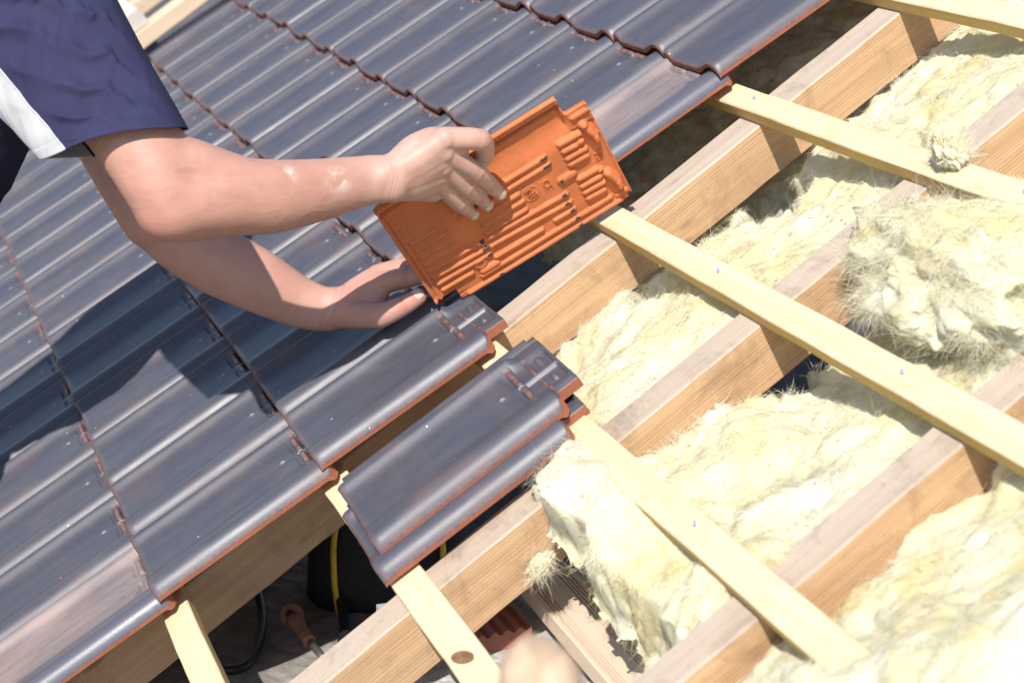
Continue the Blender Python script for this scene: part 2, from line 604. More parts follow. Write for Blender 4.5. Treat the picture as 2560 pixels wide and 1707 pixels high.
# ------------------------------------------------------------------ battens
bat_lab = {5: 'pale pine batten crossing the top right corner',
           4: 'pale pine batten second from the top, half buried in wool at its right',
           3: 'pale pine batten meeting the raised orange tile, with two blue marks',
           2: 'pale pine batten under the head of the tile stack',
           1: 'pale pine batten under the tail of the tile stack, with a knot near its end',
           0: 'short stretch of batten below the lowest tile edge at the bottom left'}
for j in (5, 4, 3, 2, 1, 0, -1, -2):
    u0 = -5.6
    u1 = {1: 1.5, 0: 1.3}.get(j, 2.0)
    me = plank('batten', u1 - u0, 0.049 if j != 1 else 0.052, 0.027, 0, (BATTEN, BATTEN_SIDE), 20 + j, 170, 0.0013, 0.002)
    o = link('batten', me)
    o.matrix_world = roofmat(u0, (j - 1) * G + 0.3365, WB)
    tag(o, bat_lab.get(j, 'batten carrying the tiles below the frame, course %s' % ('near the eave' if j == -2 else 'next to lowest')), 'batten', 'battens')
    if j in (3, 2, 4):
        for bu in {3: (0.235, 0.735), 2: (0.70,), 4: (0.60, -0.16)}[j]:
            q = np.array([(math.cos(a) * 0.0060 * (1 + 0.3 * math.sin(3 * a)), math.sin(a) * 0.0026 - math.cos(a) * 0.003, 0) for a in np.linspace(0, 6.28, 13)[:-1]])
            mk = link('ink_mark', mesh('ink_mark', q, [tuple(range(12))], (mat_simple('blue_ink', (0.26, 0.30, 0.45), 0.6, 0.2) if 'blue_ink' not in bpy.data.materials else bpy.data.materials['blue_ink'],)), o)
            mk.matrix_local = Matrix.Translation((bu - u0, 0.006, 0.0022))
    if j == 1:
        kn = np.array([(math.cos(a) * 0.021, math.sin(a) * 0.0105, 0) for a in np.linspace(0, 6.28, 21)[:-1]])
        mk = link('wood_knot', mesh('wood_knot', kn, [tuple(range(20))], (mat_simple('knot_wood', (0.19, 0.10, 0.05), 0.7, 0.45, 60),)), o)
        mk.matrix_local = Matrix.Translation((0.60 - u0, -0.004, 0.0022)) @ Matrix.Rotation(0.5, 4, 'Z')

# ------------------------------------------------------------------ the two loose tiles set down as a stack
st_rot = Matrix.Rotation(-0.036, 4, 'Z')
b_ = link('loose_roof_tile', TILE)
b_.matrix_world = roofmat(0.352, 0.305, WB + 0.0045, st_rot @ Matrix.Rotation(-0.01, 4, 'X'))
tag(b_, 'dark glazed tile underneath, lower of the two stacked on the battens', 'roof tile', 'loose roof tiles')
t_ = link('loose_roof_tile', TILE)
t_.matrix_world = roofmat(0.318, 0.326, WB + 0.0045 + 0.0245, st_rot @ Matrix.Rotation(-0.012, 4, 'X') @ Matrix.Rotation(0.004, 4, 'Z'))
tag(t_, 'dark glazed tile lying on top of the two-tile stack', 'roof tile', 'loose roof tiles')
# ------------------------------------------------------------------ the orange tile being turned in the hands (underside to the camera)
HT0 = Vector((-0.1389, 0.6611, 0.2445))
HR = Matrix(((0.2632, 0.1846, -0.9469), (-0.0051, 0.9818, 0.1900), (0.9647, -0.0452, 0.2593)))
HELD_M = MR @ (Matrix.Translation(HT0) @ HR.to_4x4())


def seg_d(x, y, a, b):
    ax, ay = a
    bx, by = b
    dx, dy = bx - ax, by - ay
    t = np.clip(((x - ax) * dx + (y - ay) * dy) / (dx * dx + dy * dy + 1e-12), 0, 1)
    return np.hypot(x - ax - t * dx, y - ay - t * dy)


def build_held():
    xs = np.unique(np.concatenate([np.linspace(-0.262, 0.0, 158), [-0.040]]))
    ys = np.unique(np.concatenate([np.linspace(0, TL, 232), [NOTCH_Y]]))
    X, Y = np.meshgrid(xs, ys, indexing='ij')
    nx, ny = X.shape
    x, y = X.ravel(), Y.ravel()
    top = prof(np.maximum(x, -0.258)) - 0.006 * np.clip(1 - y / 0.014, 0, 1) ** 2
    kk = sstep(0.345, 0.358, y) * (x > -0.075)
    top = top * (1 - kk) + kk * 0.0125
    base = prof(np.maximum(x, -0.258)) - TT
    base = 0.001 + 0.0085 * sstep(-0.095, -0.045, x)
    base = base + 0.0075 * sstep(-0.026, -0.021, x) * sstep(-0.0105, -0.0135, x)
    base = base * (1 - kk) + kk * 0.001
    out = np.zeros_like(x)

    def rib(a, b, r=0.0050, h=0.0054):
        nonlocal out
        d = seg_d(x, y, a, b)
        out = np.maximum(out, h * np.sqrt(np.clip(1 - (d / r) ** 2, 0, 1)))
    # long ribs and their short companions (x across, y from tail to head)
    for x0, y0, x1, y1 in ((-0.089, 0.110, -0.091, 0.289), (-0.107, 0.115, -0.108, 0.290),
                           (-0.128, 0.170, -0.128, 0.220), (-0.146, 0.143, -0.146, 0.220), (-0.164, 0.139, -0.165, 0.218),
                           (-0.098, 0.022, -0.099, 0.068), (-0.116, 0.024, -0.117, 0.082), (-0.135, 0.024, -0.136, 0.085),
                           (-0.1525, 0.022, -0.153, 0.086), (-0.170, 0.022, -0.183, 0.291), (-0.187, 0.022, -0.202, 0.2905),
                           (-0.203, 0.022, -0.2065, 0.126), (-0.2195, 0.253, -0.2205, 0.290),
                           (-0.220, 0.132, -0.222, 0.224), (-0.220, 0.024, -0.222, 0.082),
                           (-0.2405, 0.095, -0.2405, 0.356), (-0.2580, 0.060, -0.2580, 0.372)):
        rib((x0, y0), (x1, y1))
    # head: two groups of short bars, block between, and the two hooked nibs
    for xx, ya, yb in ((-0.084, 0.322, 0.361), (-0.101, 0.323, 0.345), (-0.118, 0.323, 0.357), (-0.132, 0.322, 0.354),
                       (-0.169, 0.323, 0.357), (-0.186, 0.322, 0.356), (-0.201, 0.321, 0.357), (-0.216, 0.321, 0.352)):
        rib((xx, ya), (xx - 0.002, yb), 0.0062, 0.0068)
    rib((-0.101, 0.355), (-0.101, 0.357), 0.0065, 0.0072)
    rib((-0.176, 0.361), (-0.176, 0.363), 0.0060, 0.0065)
    rib((-0.152, 0.296), (-0.152, 0.318), 0.0085, 0.0060)
    rib((-0.052, 0.362), (-0.052, 0.392), 0.0055, 0.0050)
    rib((-0.072, 0.372), (-0.103, 0.381), 0.0085, 0.0150)
    rib((-0.103, 0.381), (-0.110, 0.381), 0.0075, 0.0170)
    rib((-0.188, 0.371), (-0.213, 0.379), 0.0085, 0.0150)
    rib((-0.213, 0.379), (-0.224, 0.379), 0.0075, 0.0170)
    rib((-0.246, 0.370), (-0.246, 0.373), 0.0060, 0.0040)
    rib((-0.246, 0.384), (-0.246, 0.387), 0.0060, 0.0040)
    # stepped block near the lower tail corner
    rib((-0.232, 0.100), (-0.232, 0.128), 0.0070, 0.0065)
    rib((-0.215, 0.103), (-0.215, 0.1032), 0.0145, 0.0036)
    # tail bars
    rib((-0.012, 0.012), (-0.245, 0.012), 0.0042, 0.0042)
    out = np.maximum(out, 0.0075 * sstep(0.0075, 0.0045, y) * (x > -0.245))
    # cover lip and lower edge lip
    out = np.maximum(out, 0.0095 * sstep(-0.0130, -0.0100, x))
    out = np.maximum(out, 0.0060 * sstep(0.3455, 0.3475, y) * (x > -0.038))
    # head rim
    out = np.maximum(out, 0.0028 * sstep(0.3885, 0.391, y))
    # stamped circle of the mark, sunk lines
    for cx, cy, r in ((-0.1423, 0.2388, 0.0145), (-0.215, 0.103, 0.0085)):
        d = np.abs(np.hypot(x - cx, y - cy) - r)
        out = out + 0.0016 * np.clip(1 - d / 0.0021, 0, 1)
    out += 0.00035 * fbm(np.stack([x * 45, y * 45, x * 0], 1), 3)
    bot = np.minimum(base, top - 0.004) - out
    V = np.concatenate([np.stack([x, y, top], 1), np.stack([x, y, bot], 1)])
    N = nx * ny
    cx = (xs[:-1] + xs[1:]) / 2
    cy = (ys[:-1] + ys[1:]) / 2
    CX, CY = np.meshgrid(cx, cy, indexing='ij')
    keep = ~((CX > -0.040) & (CY > NOTCH_Y)) & ~((CX < -0.248) & (CY < 0.050 + 0.02 * np.sin(CX * 300))) & ~((CX < -0.254) & (CY > 0.386))
    keep &= ~((CX < -0.236) & (CY < 0.042))
    MN = perlin(np.stack([CX.ravel() * 330, CY.ravel() * 330, CX.ravel() * 0 + 2.2], 1)).reshape(CX.shape)
    F, FM = [], []
    marks = [(-0.091, 0.287), (-0.108, 0.286), (-0.1815, 0.287), (-0.201, 0.285), (-0.220, 0.287), (-0.2405, 0.288), (-0.258, 0.288),
             (-0.1735, 0.125), (-0.191, 0.1245), (-0.2065, 0.125), (-0.258, 0.1245), (-0.152, 0.295)]

    def at(i, j):
        return 0 <= i < nx - 1 and 0 <= j < ny - 1 and keep[i, j]
    for i in range(nx - 1):
        for j in range(ny - 1):
            if not keep[i, j]:
                continue
            a, b, c, d = i * ny + j, (i + 1) * ny + j, (i + 1) * ny + j + 1, i * ny + j + 1
            F.append((a, b, c, d)); FM.append(0)
            mk = 1
            for m, (mx, my) in enumerate(marks):
                ln = 0.0078 if m in (0, 1, 8) else (0.0046 if m != 11 else 0.003)
                if ((CX[i, j] - mx) / 0.0033) ** 4 + ((CY[i, j] - my) / ln) ** 4 + 0.9 * MN[i, j] < 1:
                    mk = 2
            F.append((a + N, d + N, c + N, b + N)); FM.append(mk)
            if not at(i, j - 1):
                F.append((b, a, a + N, b + N)); FM.append(1)
            if not at(i, j + 1):
                F.append((d, c, c + N, d + N)); FM.append(1)
            if not at(i - 1, j):
                F.append((a, d, d + N, a + N)); FM.append(1)
            if not at(i + 1, j):
                F.append((c, b, b + N, c + N)); FM.append(1)
    me = mesh('held_roof_tile', V, F, (GLAZE, HELDCLAY, GLAZEMARK), FM, smooth=True)
    return me


HELDCLAY = mat_clay('fresh_orange_clay', (0.51, 0.150, 0.054))
GLAZEMARK = mat_simple('glaze_mark', (0.045, 0.036, 0.036), 0.7, 0.3, 200)
held = link('held_roof_tile', build_held())
held.matrix_world = HELD_M
tag(held, 'orange clay tile held upright with its ribbed underside showing', 'roof tile')


def stamp(body, x, y, size, ang=0.0, h=0.0016):
    cu = bpy.data.curves.new('stamp', 'FONT')
    cu.body = body
    cu.size = size
    cu.extrude = h
    cu.align_x = 'CENTER'
    cu.align_y = 'CENTER'
    cu.resolution_u = 3
    tmp = bpy.data.objects.new('tmp_stamp', cu)
    COL.objects.link(tmp)
    bpy.context.view_layer.update()
    me = bpy.data.meshes.new_from_object(tmp.evaluated_get(bpy.context.evaluated_depsgraph_get()))
    bpy.data.objects.remove(tmp)
    me.materials.clear()
    me.materials.append(HELDCLAY)
    o = link('stamped_lettering', me, held)
    m = Matrix(((-1, 0, 0), (0, 1, 0), (0, 0, -1))).to_4x4()
    o.matrix_local = Matrix.Translation((x, y, 0.001 - 0.0002)) @ m @ Matrix.Rotation(ang, 4, 'Z')
    return o


stamp('NF', -0.1423, 0.2388, 0.0215, 0.22, 0.0022)
stamp('CE', -0.1431, 0.2699, 0.0195, 0.0, 0.0020)
stamp('MI', -0.1480, 0.3700, 0.0190, 0.05)
# ------------------------------------------------------------------ glass wool
def mat_wool(name='glass_wool', tint=0.0):
    k = NT(name)
    v = k.tc.outputs['Object']
    a = k.noise(v, 6.0, 5, 0.6, 0.6)
    f = k.noise(v, 130.0, 5, 0.7, 0.5)
    c = k.ramp(a, [(0.36, (0.78, 0.76, 0.64)), (0.52, (0.76, 0.71, 0.48)), (0.70, (0.72, 0.58, 0.24))])
    c = k.mix(k.ramp(f, [(0.5, 0.0), (0.8, 0.35)]), c, (0.70, 0.63, 0.44))
    at = k.n('ShaderNodeAttribute', attribute_name='dirt')  # dirty patches, plus shade painted into the bay under the tile edge
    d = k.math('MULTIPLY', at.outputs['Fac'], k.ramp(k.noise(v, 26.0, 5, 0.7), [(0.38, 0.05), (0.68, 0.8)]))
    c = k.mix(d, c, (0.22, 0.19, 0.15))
    sp = k.math('GREATER_THAN', k.noise(v, 85.0, 2, 0.5), 0.715)
    c = k.mix(k.math('MULTIPLY', sp, 0.6), c, (0.12, 0.10, 0.08))
    k.set(Base_Color=c, Roughness=1.0)
    k.b.inputs['Specular IOR Level'].default_value = 0.05
    fs = k.noise(v, 55.0, 6, 0.75, 2.6)
    k.bump(k.math('ADD', k.math('MULTIPLY', f, 0.6), fs), 0.5, 0.003)
    tr = k.n('ShaderNodeBsdfTranslucent')
    k.l(c, tr.inputs[0])
    mx = k.n('ShaderNodeMixShader')
    mx.inputs[0].default_value = 0.22
    k.l(k.b.outputs[0], mx.inputs[1])
    k.l(tr.outputs[0], mx.inputs[2])
    k.l(mx.outputs[0], k.t.nodes['Material Output'].inputs[0])
    return k.m


def mat_fibre():
    k = NT('wool_fibre')
    oi = k.n('ShaderNodeAttribute', attribute_name='tone')
    c = k.ramp(oi.outputs['Fac'], [(0.0, (0.40, 0.34, 0.22)), (0.35, (0.74, 0.66, 0.36)), (0.7, (0.79, 0.75, 0.56)), (1.0, (0.83, 0.81, 0.70))])
    k.set(Base_Color=c, Roughness=0.8)
    tr = k.n('ShaderNodeBsdfTranslucent')
    k.l(c, tr.inputs[0])
    mx = k.n('ShaderNodeMixShader')
    mx.inputs[0].default_value = 0.35
    k.l(k.b.outputs[0], mx.inputs[1])
    k.l(tr.outputs[0], mx.inputs[2])
    k.l(mx.outputs[0], k.t.nodes['Material Output'].inputs[0])
    return k.m


WOOL = mat_wool()
FIBRE = mat_fibre()


def fibres(parent, P, Nrm, n, L=(0.010, 0.032), wd=0.00027, lift=0.13, dirt=None, flow=None, edge=None):
    r = np.random.default_rng(len(P) + n)
    ids = r.integers(0, len(P), n)
    if edge is not None:                      # torn edges carry fewer loose hairs
        ids = ids[(edge[ids] > 0.75) | (r.random(n) < 0.30)]
        n = len(ids)
    p = P[ids] + r.normal(size=(n, 3)) * 0.0025
    nr = Nrm[ids]
    ang = 5.0 * fbm(p * np.array([7.0, 7.0, 7.0]) + 3.3, 2) + r.normal(size=n) * 0.55
    t = np.stack([np.cos(ang), np.sin(ang), 0 * ang], 1)
    t -= (t * nr).sum(1)[:, None] * nr
    t /= np.linalg.norm(t, axis=1)[:, None] + 1e-9
    b = np.cross(nr, t)
    ln = r.uniform(L[0], L[1], n) * np.where(r.random(n) < 0.02, 2.2, 1.0)
    if dirt is not None:
        ln = ln * (1 - 0.35 * np.clip(dirt[ids], 0, 1))
    lf = np.abs(r.normal(size=n)) * lift
    cv = r.normal(size=n) * 0.75
    pts = []
    for s in (0.0, 0.33, 0.67, 1.0):
        q = p - nr * 0.002 + t * (ln * s)[:, None] + b * (ln * cv * s * s)[:, None] + nr * (ln * lf * (s - 0.55 * s * s))[:, None]
        pts.append(q)
    side = b + nr * (0.45 * r.normal(size=n))[:, None]
    side /= np.linalg.norm(side, axis=1)[:, None]
    V = []
    for s, q in enumerate(pts):
        ww = wd * (1.0, 0.95, 0.8, 0.25)[s]
        V += [q - side * ww, q + side * ww]
    V = np.stack(V, 1).reshape(-1, 3)
    base = np.arange(n)[:, None] * 8
    F = np.concatenate([base + np.array([0, 1, 3, 2]), base + np.array([2, 3, 5, 4]), base + np.array([4, 5, 7, 6])])
    me = bpy.data.meshes.new('fibres')
    me.vertices.add(len(V)); me.vertices.foreach_set('co', V.ravel().astype(np.float32))
    me.loops.add(F.size); me.loops.foreach_set('vertex_index', F.ravel().astype(np.int32))
    me.polygons.add(len(F)); me.polygons.foreach_set('loop_start', np.arange(0, F.size, 4, dtype=np.int32))
    me.update(calc_edges=True)
    me.materials.append(FIBRE)
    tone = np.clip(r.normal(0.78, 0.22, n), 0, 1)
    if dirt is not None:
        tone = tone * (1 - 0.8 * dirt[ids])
    a = me.attributes.new('tone', 'FLOAT', 'POINT')
    a.data.foreach_set('value', np.repeat(tone, 8).astype(np.float32))
    o = link('loose_fibres', me, parent)
    o['kind'] = 'stuff'
    return o


def wool_bay(label, u0, u1, v0, v1, hf, mf, nf, seed, amp=1.0, step=0.0048, shadef=None, drop=0.085, side=0.010):
    us = np.arange(u0, u1 + step, step)
    vs = np.arange(v0, v1 + step, step)
    U, V = np.meshgrid(us, vs, indexing='ij')
    nu, nv = U.shape
    u, v = U.ravel(), V.ravel()
    P = np.stack([u, v, np.full_like(u, seed * 3.7)], 1)
    # warp first: makes torn folds and curls instead of round hills
    wx = 0.055 * fbm(P * 5.5 + 11, 3)
    wy = 0.055 * fbm(P * 5.5 + 47, 3)
    Q = P + np.stack([wx, wy, 0 * wx], 1)
    n1 = fbm(Q * 6.0, 3)
    rid = 1 - np.abs(fbm(Q * np.array([10.0, 16.0, 1.0]) + 5, 3))
    rid2 = 1 - np.abs(fbm(Q * np.array([34.0, 22.0, 1.0]) + 9, 3))
    n3 = fbm(P * 75.0, 3)
    w = hf(u, v) + amp * (0.024 * n1 + 0.0095 * (rid - 0.75) + 0.0030 * (rid2 - 0.7) + 0.0012 * n3)
    m = mf(u, v) + 0.020 * fbm(P * 14.0 + 70, 4) + 0.006 * fbm(P * 60.0 + 20, 2)
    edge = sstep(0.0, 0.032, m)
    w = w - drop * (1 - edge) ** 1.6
    uu = u + side * amp * fbm(P * 24.0 + 31, 2)
    vv = v + side * amp * fbm(P * 24.0 + 91, 2)
    Vt = np.stack([uu, vv, w], 1)
    i, j = np.meshgrid(np.arange(nu - 1), np.arange(nv - 1), indexing='ij')
    a = (i * nv + j).ravel()
    F = np.stack([a, a + nv, a + nv + 1, a + 1], 1)
    ok = (m[F] > -0.012).all(1)
    F = F[ok]
    used = np.unique(F)
    mp = -np.ones(len(Vt), int)
    mp[used] = np.arange(len(used))
    me = mesh('glass_wool', Vt[used], mp[F], (WOOL,), smooth=True)
    dirt = np.clip(0.9 * (1 - edge[used]) + 0.75 * sstep(0.35, 0.9, fbm(P[used] * 9.0 + 130, 3)), 0, 1)  # random dirty patches, darker towards the torn edges
    if shadef is not None:
        dirt = np.clip(dirt + shadef(u[used], v[used]), 0, 1)
    at = me.attributes.new('dirt', 'FLOAT', 'POINT')
    at.data.foreach_set('value', dirt.astype(np.float32))
    o = link('glass_wool', me)
    o.matrix_world = MR
    tag(o, label, 'insulation', 'glass wool between the rafters')
    nr = np.empty(len(used) * 3, np.float32)
    me.vertices.foreach_get('normal', nr)
    fibres(o, Vt[used], nr.reshape(-1, 3).astype(float), nf, dirt=dirt, edge=edge[used])
    return o


def hole(u, v, cu, cv, ru, rv):
    return 0.05 * (np.sqrt(((u - cu) / ru) ** 2 + ((v - cv) / rv) ** 2) - 1)


uR1, uR2a, uR2b, uR3a, uR3b = -0.114, 0.330, 0.386, 0.828, 0.884
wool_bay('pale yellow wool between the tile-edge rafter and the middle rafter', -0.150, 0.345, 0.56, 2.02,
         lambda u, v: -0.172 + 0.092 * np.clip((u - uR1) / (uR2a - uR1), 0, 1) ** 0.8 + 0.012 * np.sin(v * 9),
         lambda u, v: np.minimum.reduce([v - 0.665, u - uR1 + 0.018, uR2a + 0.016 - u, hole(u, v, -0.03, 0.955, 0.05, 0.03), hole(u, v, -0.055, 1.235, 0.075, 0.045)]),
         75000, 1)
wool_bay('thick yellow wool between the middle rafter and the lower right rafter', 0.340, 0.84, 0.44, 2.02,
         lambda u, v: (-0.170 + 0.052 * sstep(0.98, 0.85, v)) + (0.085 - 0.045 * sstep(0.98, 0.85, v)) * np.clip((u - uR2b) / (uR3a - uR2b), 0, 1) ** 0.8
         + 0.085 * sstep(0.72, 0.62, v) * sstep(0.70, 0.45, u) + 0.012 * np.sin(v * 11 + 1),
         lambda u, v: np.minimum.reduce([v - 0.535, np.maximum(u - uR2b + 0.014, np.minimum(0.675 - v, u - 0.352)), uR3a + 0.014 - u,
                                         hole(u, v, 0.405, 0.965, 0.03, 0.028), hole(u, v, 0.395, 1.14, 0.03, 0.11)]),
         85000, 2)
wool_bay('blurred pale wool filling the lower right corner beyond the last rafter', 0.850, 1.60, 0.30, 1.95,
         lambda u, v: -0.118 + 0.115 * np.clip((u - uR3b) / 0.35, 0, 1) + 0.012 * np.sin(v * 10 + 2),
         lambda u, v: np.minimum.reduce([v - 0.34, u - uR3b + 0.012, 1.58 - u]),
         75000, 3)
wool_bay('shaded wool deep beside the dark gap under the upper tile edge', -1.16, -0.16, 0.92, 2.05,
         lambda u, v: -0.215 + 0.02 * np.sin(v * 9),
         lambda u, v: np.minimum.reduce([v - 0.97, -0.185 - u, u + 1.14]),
         9000, 4, step=0.008, shadef=lambda u, v: 0.75 + 0 * u)  # constant darkening paints the shade under the tiles into the wool colour


for ua, ub, lb in ((-0.63, -0.19, 'under the upper tiles'), (-0.13, 0.34, 'left of the middle rafter'), (0.375, 0.84, 'right of the middle rafter'), (0.87, 1.6, 'beyond the lower right rafter')):  # unseen upper batts, added to stop sun entering the attic from above
    wool_bay('unseen glass wool added up the slope to block light, ' + lb, ua, ub, 1.96, 2.80, lambda u, v: -0.15 + 0 * u,
             lambda u, v: 0.1 + 0 * u, 300, 12 + ua, step=0.02)


def wool_tuft(label, c, r, seed, nf, flat=0.35, fl=(0.010, 0.030)):
    bm = bmesh.new()
    bmesh.ops.create_icosphere(bm, subdivisions=6, radius=1.0)
    P = np.array([v.co[:] for v in bm.verts])
    F = [[v.index for v in f.verts] for f in bm.faces]
    bm.free()
    D = P.copy()
    q = P * 1.2 + seed * 5.1
    q = q + 0.45 * np.stack([fbm(q * 1.3 + 3, 2), fbm(q * 1.3 + 13, 2), fbm(q * 1.3 + 23, 2)], 1)
    d = 1 + 0.30 * fbm(q * 1.2, 2) + 0.20 * fbm(q * 2.4 + 7, 3) + 0.035 * fbm(q * 7.0 + 7, 2)
    D *= d[:, None]
    D[:, 2] = np.where(D[:, 2] < 0, D[:, 2] * flat, D[:, 2])
    V = D * np.array(r) + np.array(c)
    me = mesh('wool_tuft', V, F, (WOOL,), smooth=True)
    dirt = np.clip(0.8 * sstep(0.3, 0.9, fbm(P * 3 + 40 + seed, 3)), 0, 1)
    at = me.attributes.new('dirt', 'FLOAT', 'POINT')
    at.data.foreach_set('value', dirt.astype(np.float32))
    o = link('wool_tuft', me)
    o.matrix_world = MR
    tag(o, label, 'insulation')
    nr = np.empty(len(V) * 3, np.float32)
    me.vertices.foreach_get('normal', nr)
    fibres(o, V, nr.reshape(-1, 3).astype(float), nf, dirt=dirt, lift=0.2, L=fl)
    return o


wool_tuft('big loose clump of yellow wool heaped over the middle rafter below a batten', (0.630, 1.180, -0.060), (0.225, 0.100, 0.070), 2, 38000, 0.9, fl=(0.014, 0.042))
wool_tuft('small curl of wool caught on top of the second batten', (0.428, 1.345, -0.022), (0.028, 0.022, 0.032), 5, 1500, 0.8)
wool_tuft('frayed wisp of grey wool under the batt end beside the middle rafter', (0.405, 0.500, -0.135), (0.018, 0.020, 0.012), 8, 700, 0.8)

# ------------------------------------------------------------------ attic below: wall head, blocks, plank, floor, tools
MORTAR = mat_simple('grey_mortar', (0.42, 0.40, 0.37), 0.95, 0.3, 60, bump=0.8, spec=0.15)
BLOCK = mat_clay('hollow_block_clay', (0.30, 0.12, 0.08))
PLANKM = mat_wood('planed_board', 0, (0.56, 0.43, 0.31), (0.66, 0.54, 0.42), 60.0)
CONC = mat_simple('attic_concrete', (0.06, 0.056, 0.052), 0.95, 0.35, 14, bump=0.6, spec=0.1)


def rough_slab(name, x0, x1, y0, y1, z0, z1, mat, amp, step=0.02):
    """block in world axes with a lumpy top"""
    nx = max(2, int((x1 - x0) / step)); ny = max(2, int((y1 - y0) / step))
    X, Y = np.meshgrid(np.linspace(x0, x1, nx + 1), np.linspace(y0, y1, ny + 1), indexing='ij')
    x, y = X.ravel(), Y.ravel()
    Pn = np.stack([x * 9, y * 9, x * 0 + z1], 1)
    z = z1 + amp * fbm(Pn, 4, 0.6)
    n = len(x)
    V = np.concatenate([np.stack([x, y, z], 1), np.stack([x, y, 0 * x + z0], 1)])
    F = []
    m = ny + 1
    for i in range(nx):
        for j in range(ny):
            a = i * m + j
            F.append((a, a + m, a + m + 1, a + 1))
    for i in range(nx):
        a = i * m; F.append((a, a + n, a + m + n, a + m))
        a = i * m + ny; F.append((a, a + m, a + m + n, a + n))
    for j in range(ny):
        a = j; F.append((a, a + 1, a + 1 + n, a + n))
        a = nx * m + j; F.append((a, a + n, a + 1 + n, a + 1))
    F.append((0 + n, ny + n, nx * m + ny + n, nx * m + n))
    return link(name, mesh(name, V, F, (mat,)))


wall = rough_slab('masonry_wall', 0.10, 2.6, 0.330, 0.72, -2.6, -0.020, MORTAR, 0.009, 0.012)
tag(wall, 'grey mortar wall head lying under the rafter feet', 'wall')
floor = rough_slab('attic_floor', -6.5, 3.0, -1.15, 4.2, -1.6, -1.3, CONC, 0.006, 0.09)
tag(floor, kind='structure')
ground = link('ground', mesh('ground', [(-400, -400, -6), (400, -400, -6), (400, 400, -6), (-400, 400, -6)], [(0, 1, 2, 3)],
                             (mat_simple('ground_earth', (0.16, 0.14, 0.10), 0.95, 0.3, 0.4),)))
tag(ground, kind='structure')


def boxm(name, sx, sy, sz, mats, bev=0.002):
    bm = bmesh.new()
    bmesh.ops.create_cube(bm, size=1.0)
    bmesh.ops.scale(bm, vec=(sx, sy, sz), verts=bm.verts)
    bmesh.ops.bevel(bm, geom=bm.edges[:], offset=bev, segments=2, profile=0.6, affect='EDGES')
    me = bpy.data.meshes.new(name)
    bm.to_mesh(me)
    bm.free()
    for m in mats:
        me.materials.append(m)
    return me


def ribbed_block(name, L, wd, h, n, mat):
    """hollow clay block with the keyed (grooved) face up"""
    ys = np.linspace(-wd / 2, wd / 2, n * 4 + 1)
    zz = np.array([0, 0, -0.006, -0.006])
    top = [(y, zz[i % 4]) for i, y in enumerate(ys)]
    V, F = [], []
    for x in (-L / 2, L / 2):
        for y, z in top:
            V.append((x, y, z))
        for y, z in top:
            V.append((x, y, -h))
    m = len(top)
    for i in range(m - 1):
        F.append((i, 2 * m + i, 2 * m + i + 1, i + 1))
        F.append((m + i, m + i + 1, 3 * m + i + 1, 3 * m + i))
        F.append((i, i + 1, m + i + 1, m + i))
        F.append((2 * m + i, 3 * m + i, 3 * m + i + 1, 2 * m + i + 1))
    F.append((0, m, 3 * m, 2 * m))
    F.append((m - 1, 3 * m - 1, 4 * m - 1, 2 * m - 1))
    return mesh(name, V, F, (mat,))


for i, (x, y) in enumerate(((0.20, 0.445), (0.52, 0.375))):
    o = link('clay_block', ribbed_block('clay_block', 0.23 if i == 0 else 0.10, 0.13, 0.09, 6, BLOCK))
    o.matrix_world = Matrix.Translation((x, y, 0.012 - 0.02 * i)) @ Matrix.Rotation(0.05, 4, 'Z')
    tag(o, ['dark red grooved clay block in shade beneath the rafter', 'broken red clay block behind the knotted batten at the bottom'][i], 'brick', 'clay blocks on the wall head')


def grooved_board():
    ys = [(-0.046, -0.003), (-0.043, 0)]
    for c in (-0.036, -0.030, -0.024, 0.016, 0.022, 0.028, 0.034):
        ys += [(c - 0.0016, 0), (c - 0.0008, -0.003), (c + 0.0008, -0.003), (c + 0.0016, 0)]
    ys += [(0.043, 0), (0.046, -0.003)]
    V, F = [], []
    L = 2.2
    m = len(ys)
    for x in (0, L):
        V += [(x, y, z) for y, z in ys] + [(x, y, -0.028) for y, z in ys]
    for i in range(m - 1):
        F.append((i, 2 * m + i, 2 * m + i + 1, i + 1))
        F.append((m + i, m + i + 1, 3 * m + i + 1, 3 * m + i))
        F.append((i, i + 1, m + i + 1, m + i))
        F.append((2 * m + i, 3 * m + i, 3 * m + i + 1, 2 * m + i + 1))
    F.append((0, m, 3 * m, 2 * m))
    F.append((m - 1, 3 * m - 1, 4 * m - 1, 2 * m - 1))
    return mesh('grooved_board', V, F, (PLANKM,))


o = link('grooved_board', grooved_board())
o.matrix_world = Matrix.Translation((0.05, 0.583, 0.042)) @ Matrix.Rotation(-0.01, 4, 'Z')
tag(o, 'pale board with fine parallel grooves lying below the rafters', 'board')


def tube(name, pts, r, mat, seg=10, caps=True, smooth=True):
    pts = np.array(pts, float)
    n = len(pts)
    rr = np.broadcast_to(np.asarray(r, float), (n,))
    T = np.gradient(pts, axis=0)
    T /= np.linalg.norm(T, axis=1)[:, None]
    up = np.array([0.31, 0.17, 0.93])
    V, F = [], []
    a = np.cross(T[0], up); a /= np.linalg.norm(a)
    for i in range(n):
        a = a - (a @ T[i]) * T[i]
        a /= np.linalg.norm(a)
        b = np.cross(T[i], a)
        for s in range(seg):
            q = 2 * math.pi * s / seg
            V.append(pts[i] + rr[i] * (math.cos(q) * a + math.sin(q) * b))
    for i in range(n - 1):
        for s in range(seg):
            s2 = (s + 1) % seg
            F.append((i * seg + s, i * seg + s2, (i + 1) * seg + s2, (i + 1) * seg + s))
    if caps:
        F.append(tuple(range(seg - 1, -1, -1)))
        F.append(tuple((n - 1) * seg + s for s in range(seg)))
    return mesh(name, V, F, (mat,), smooth=smooth)


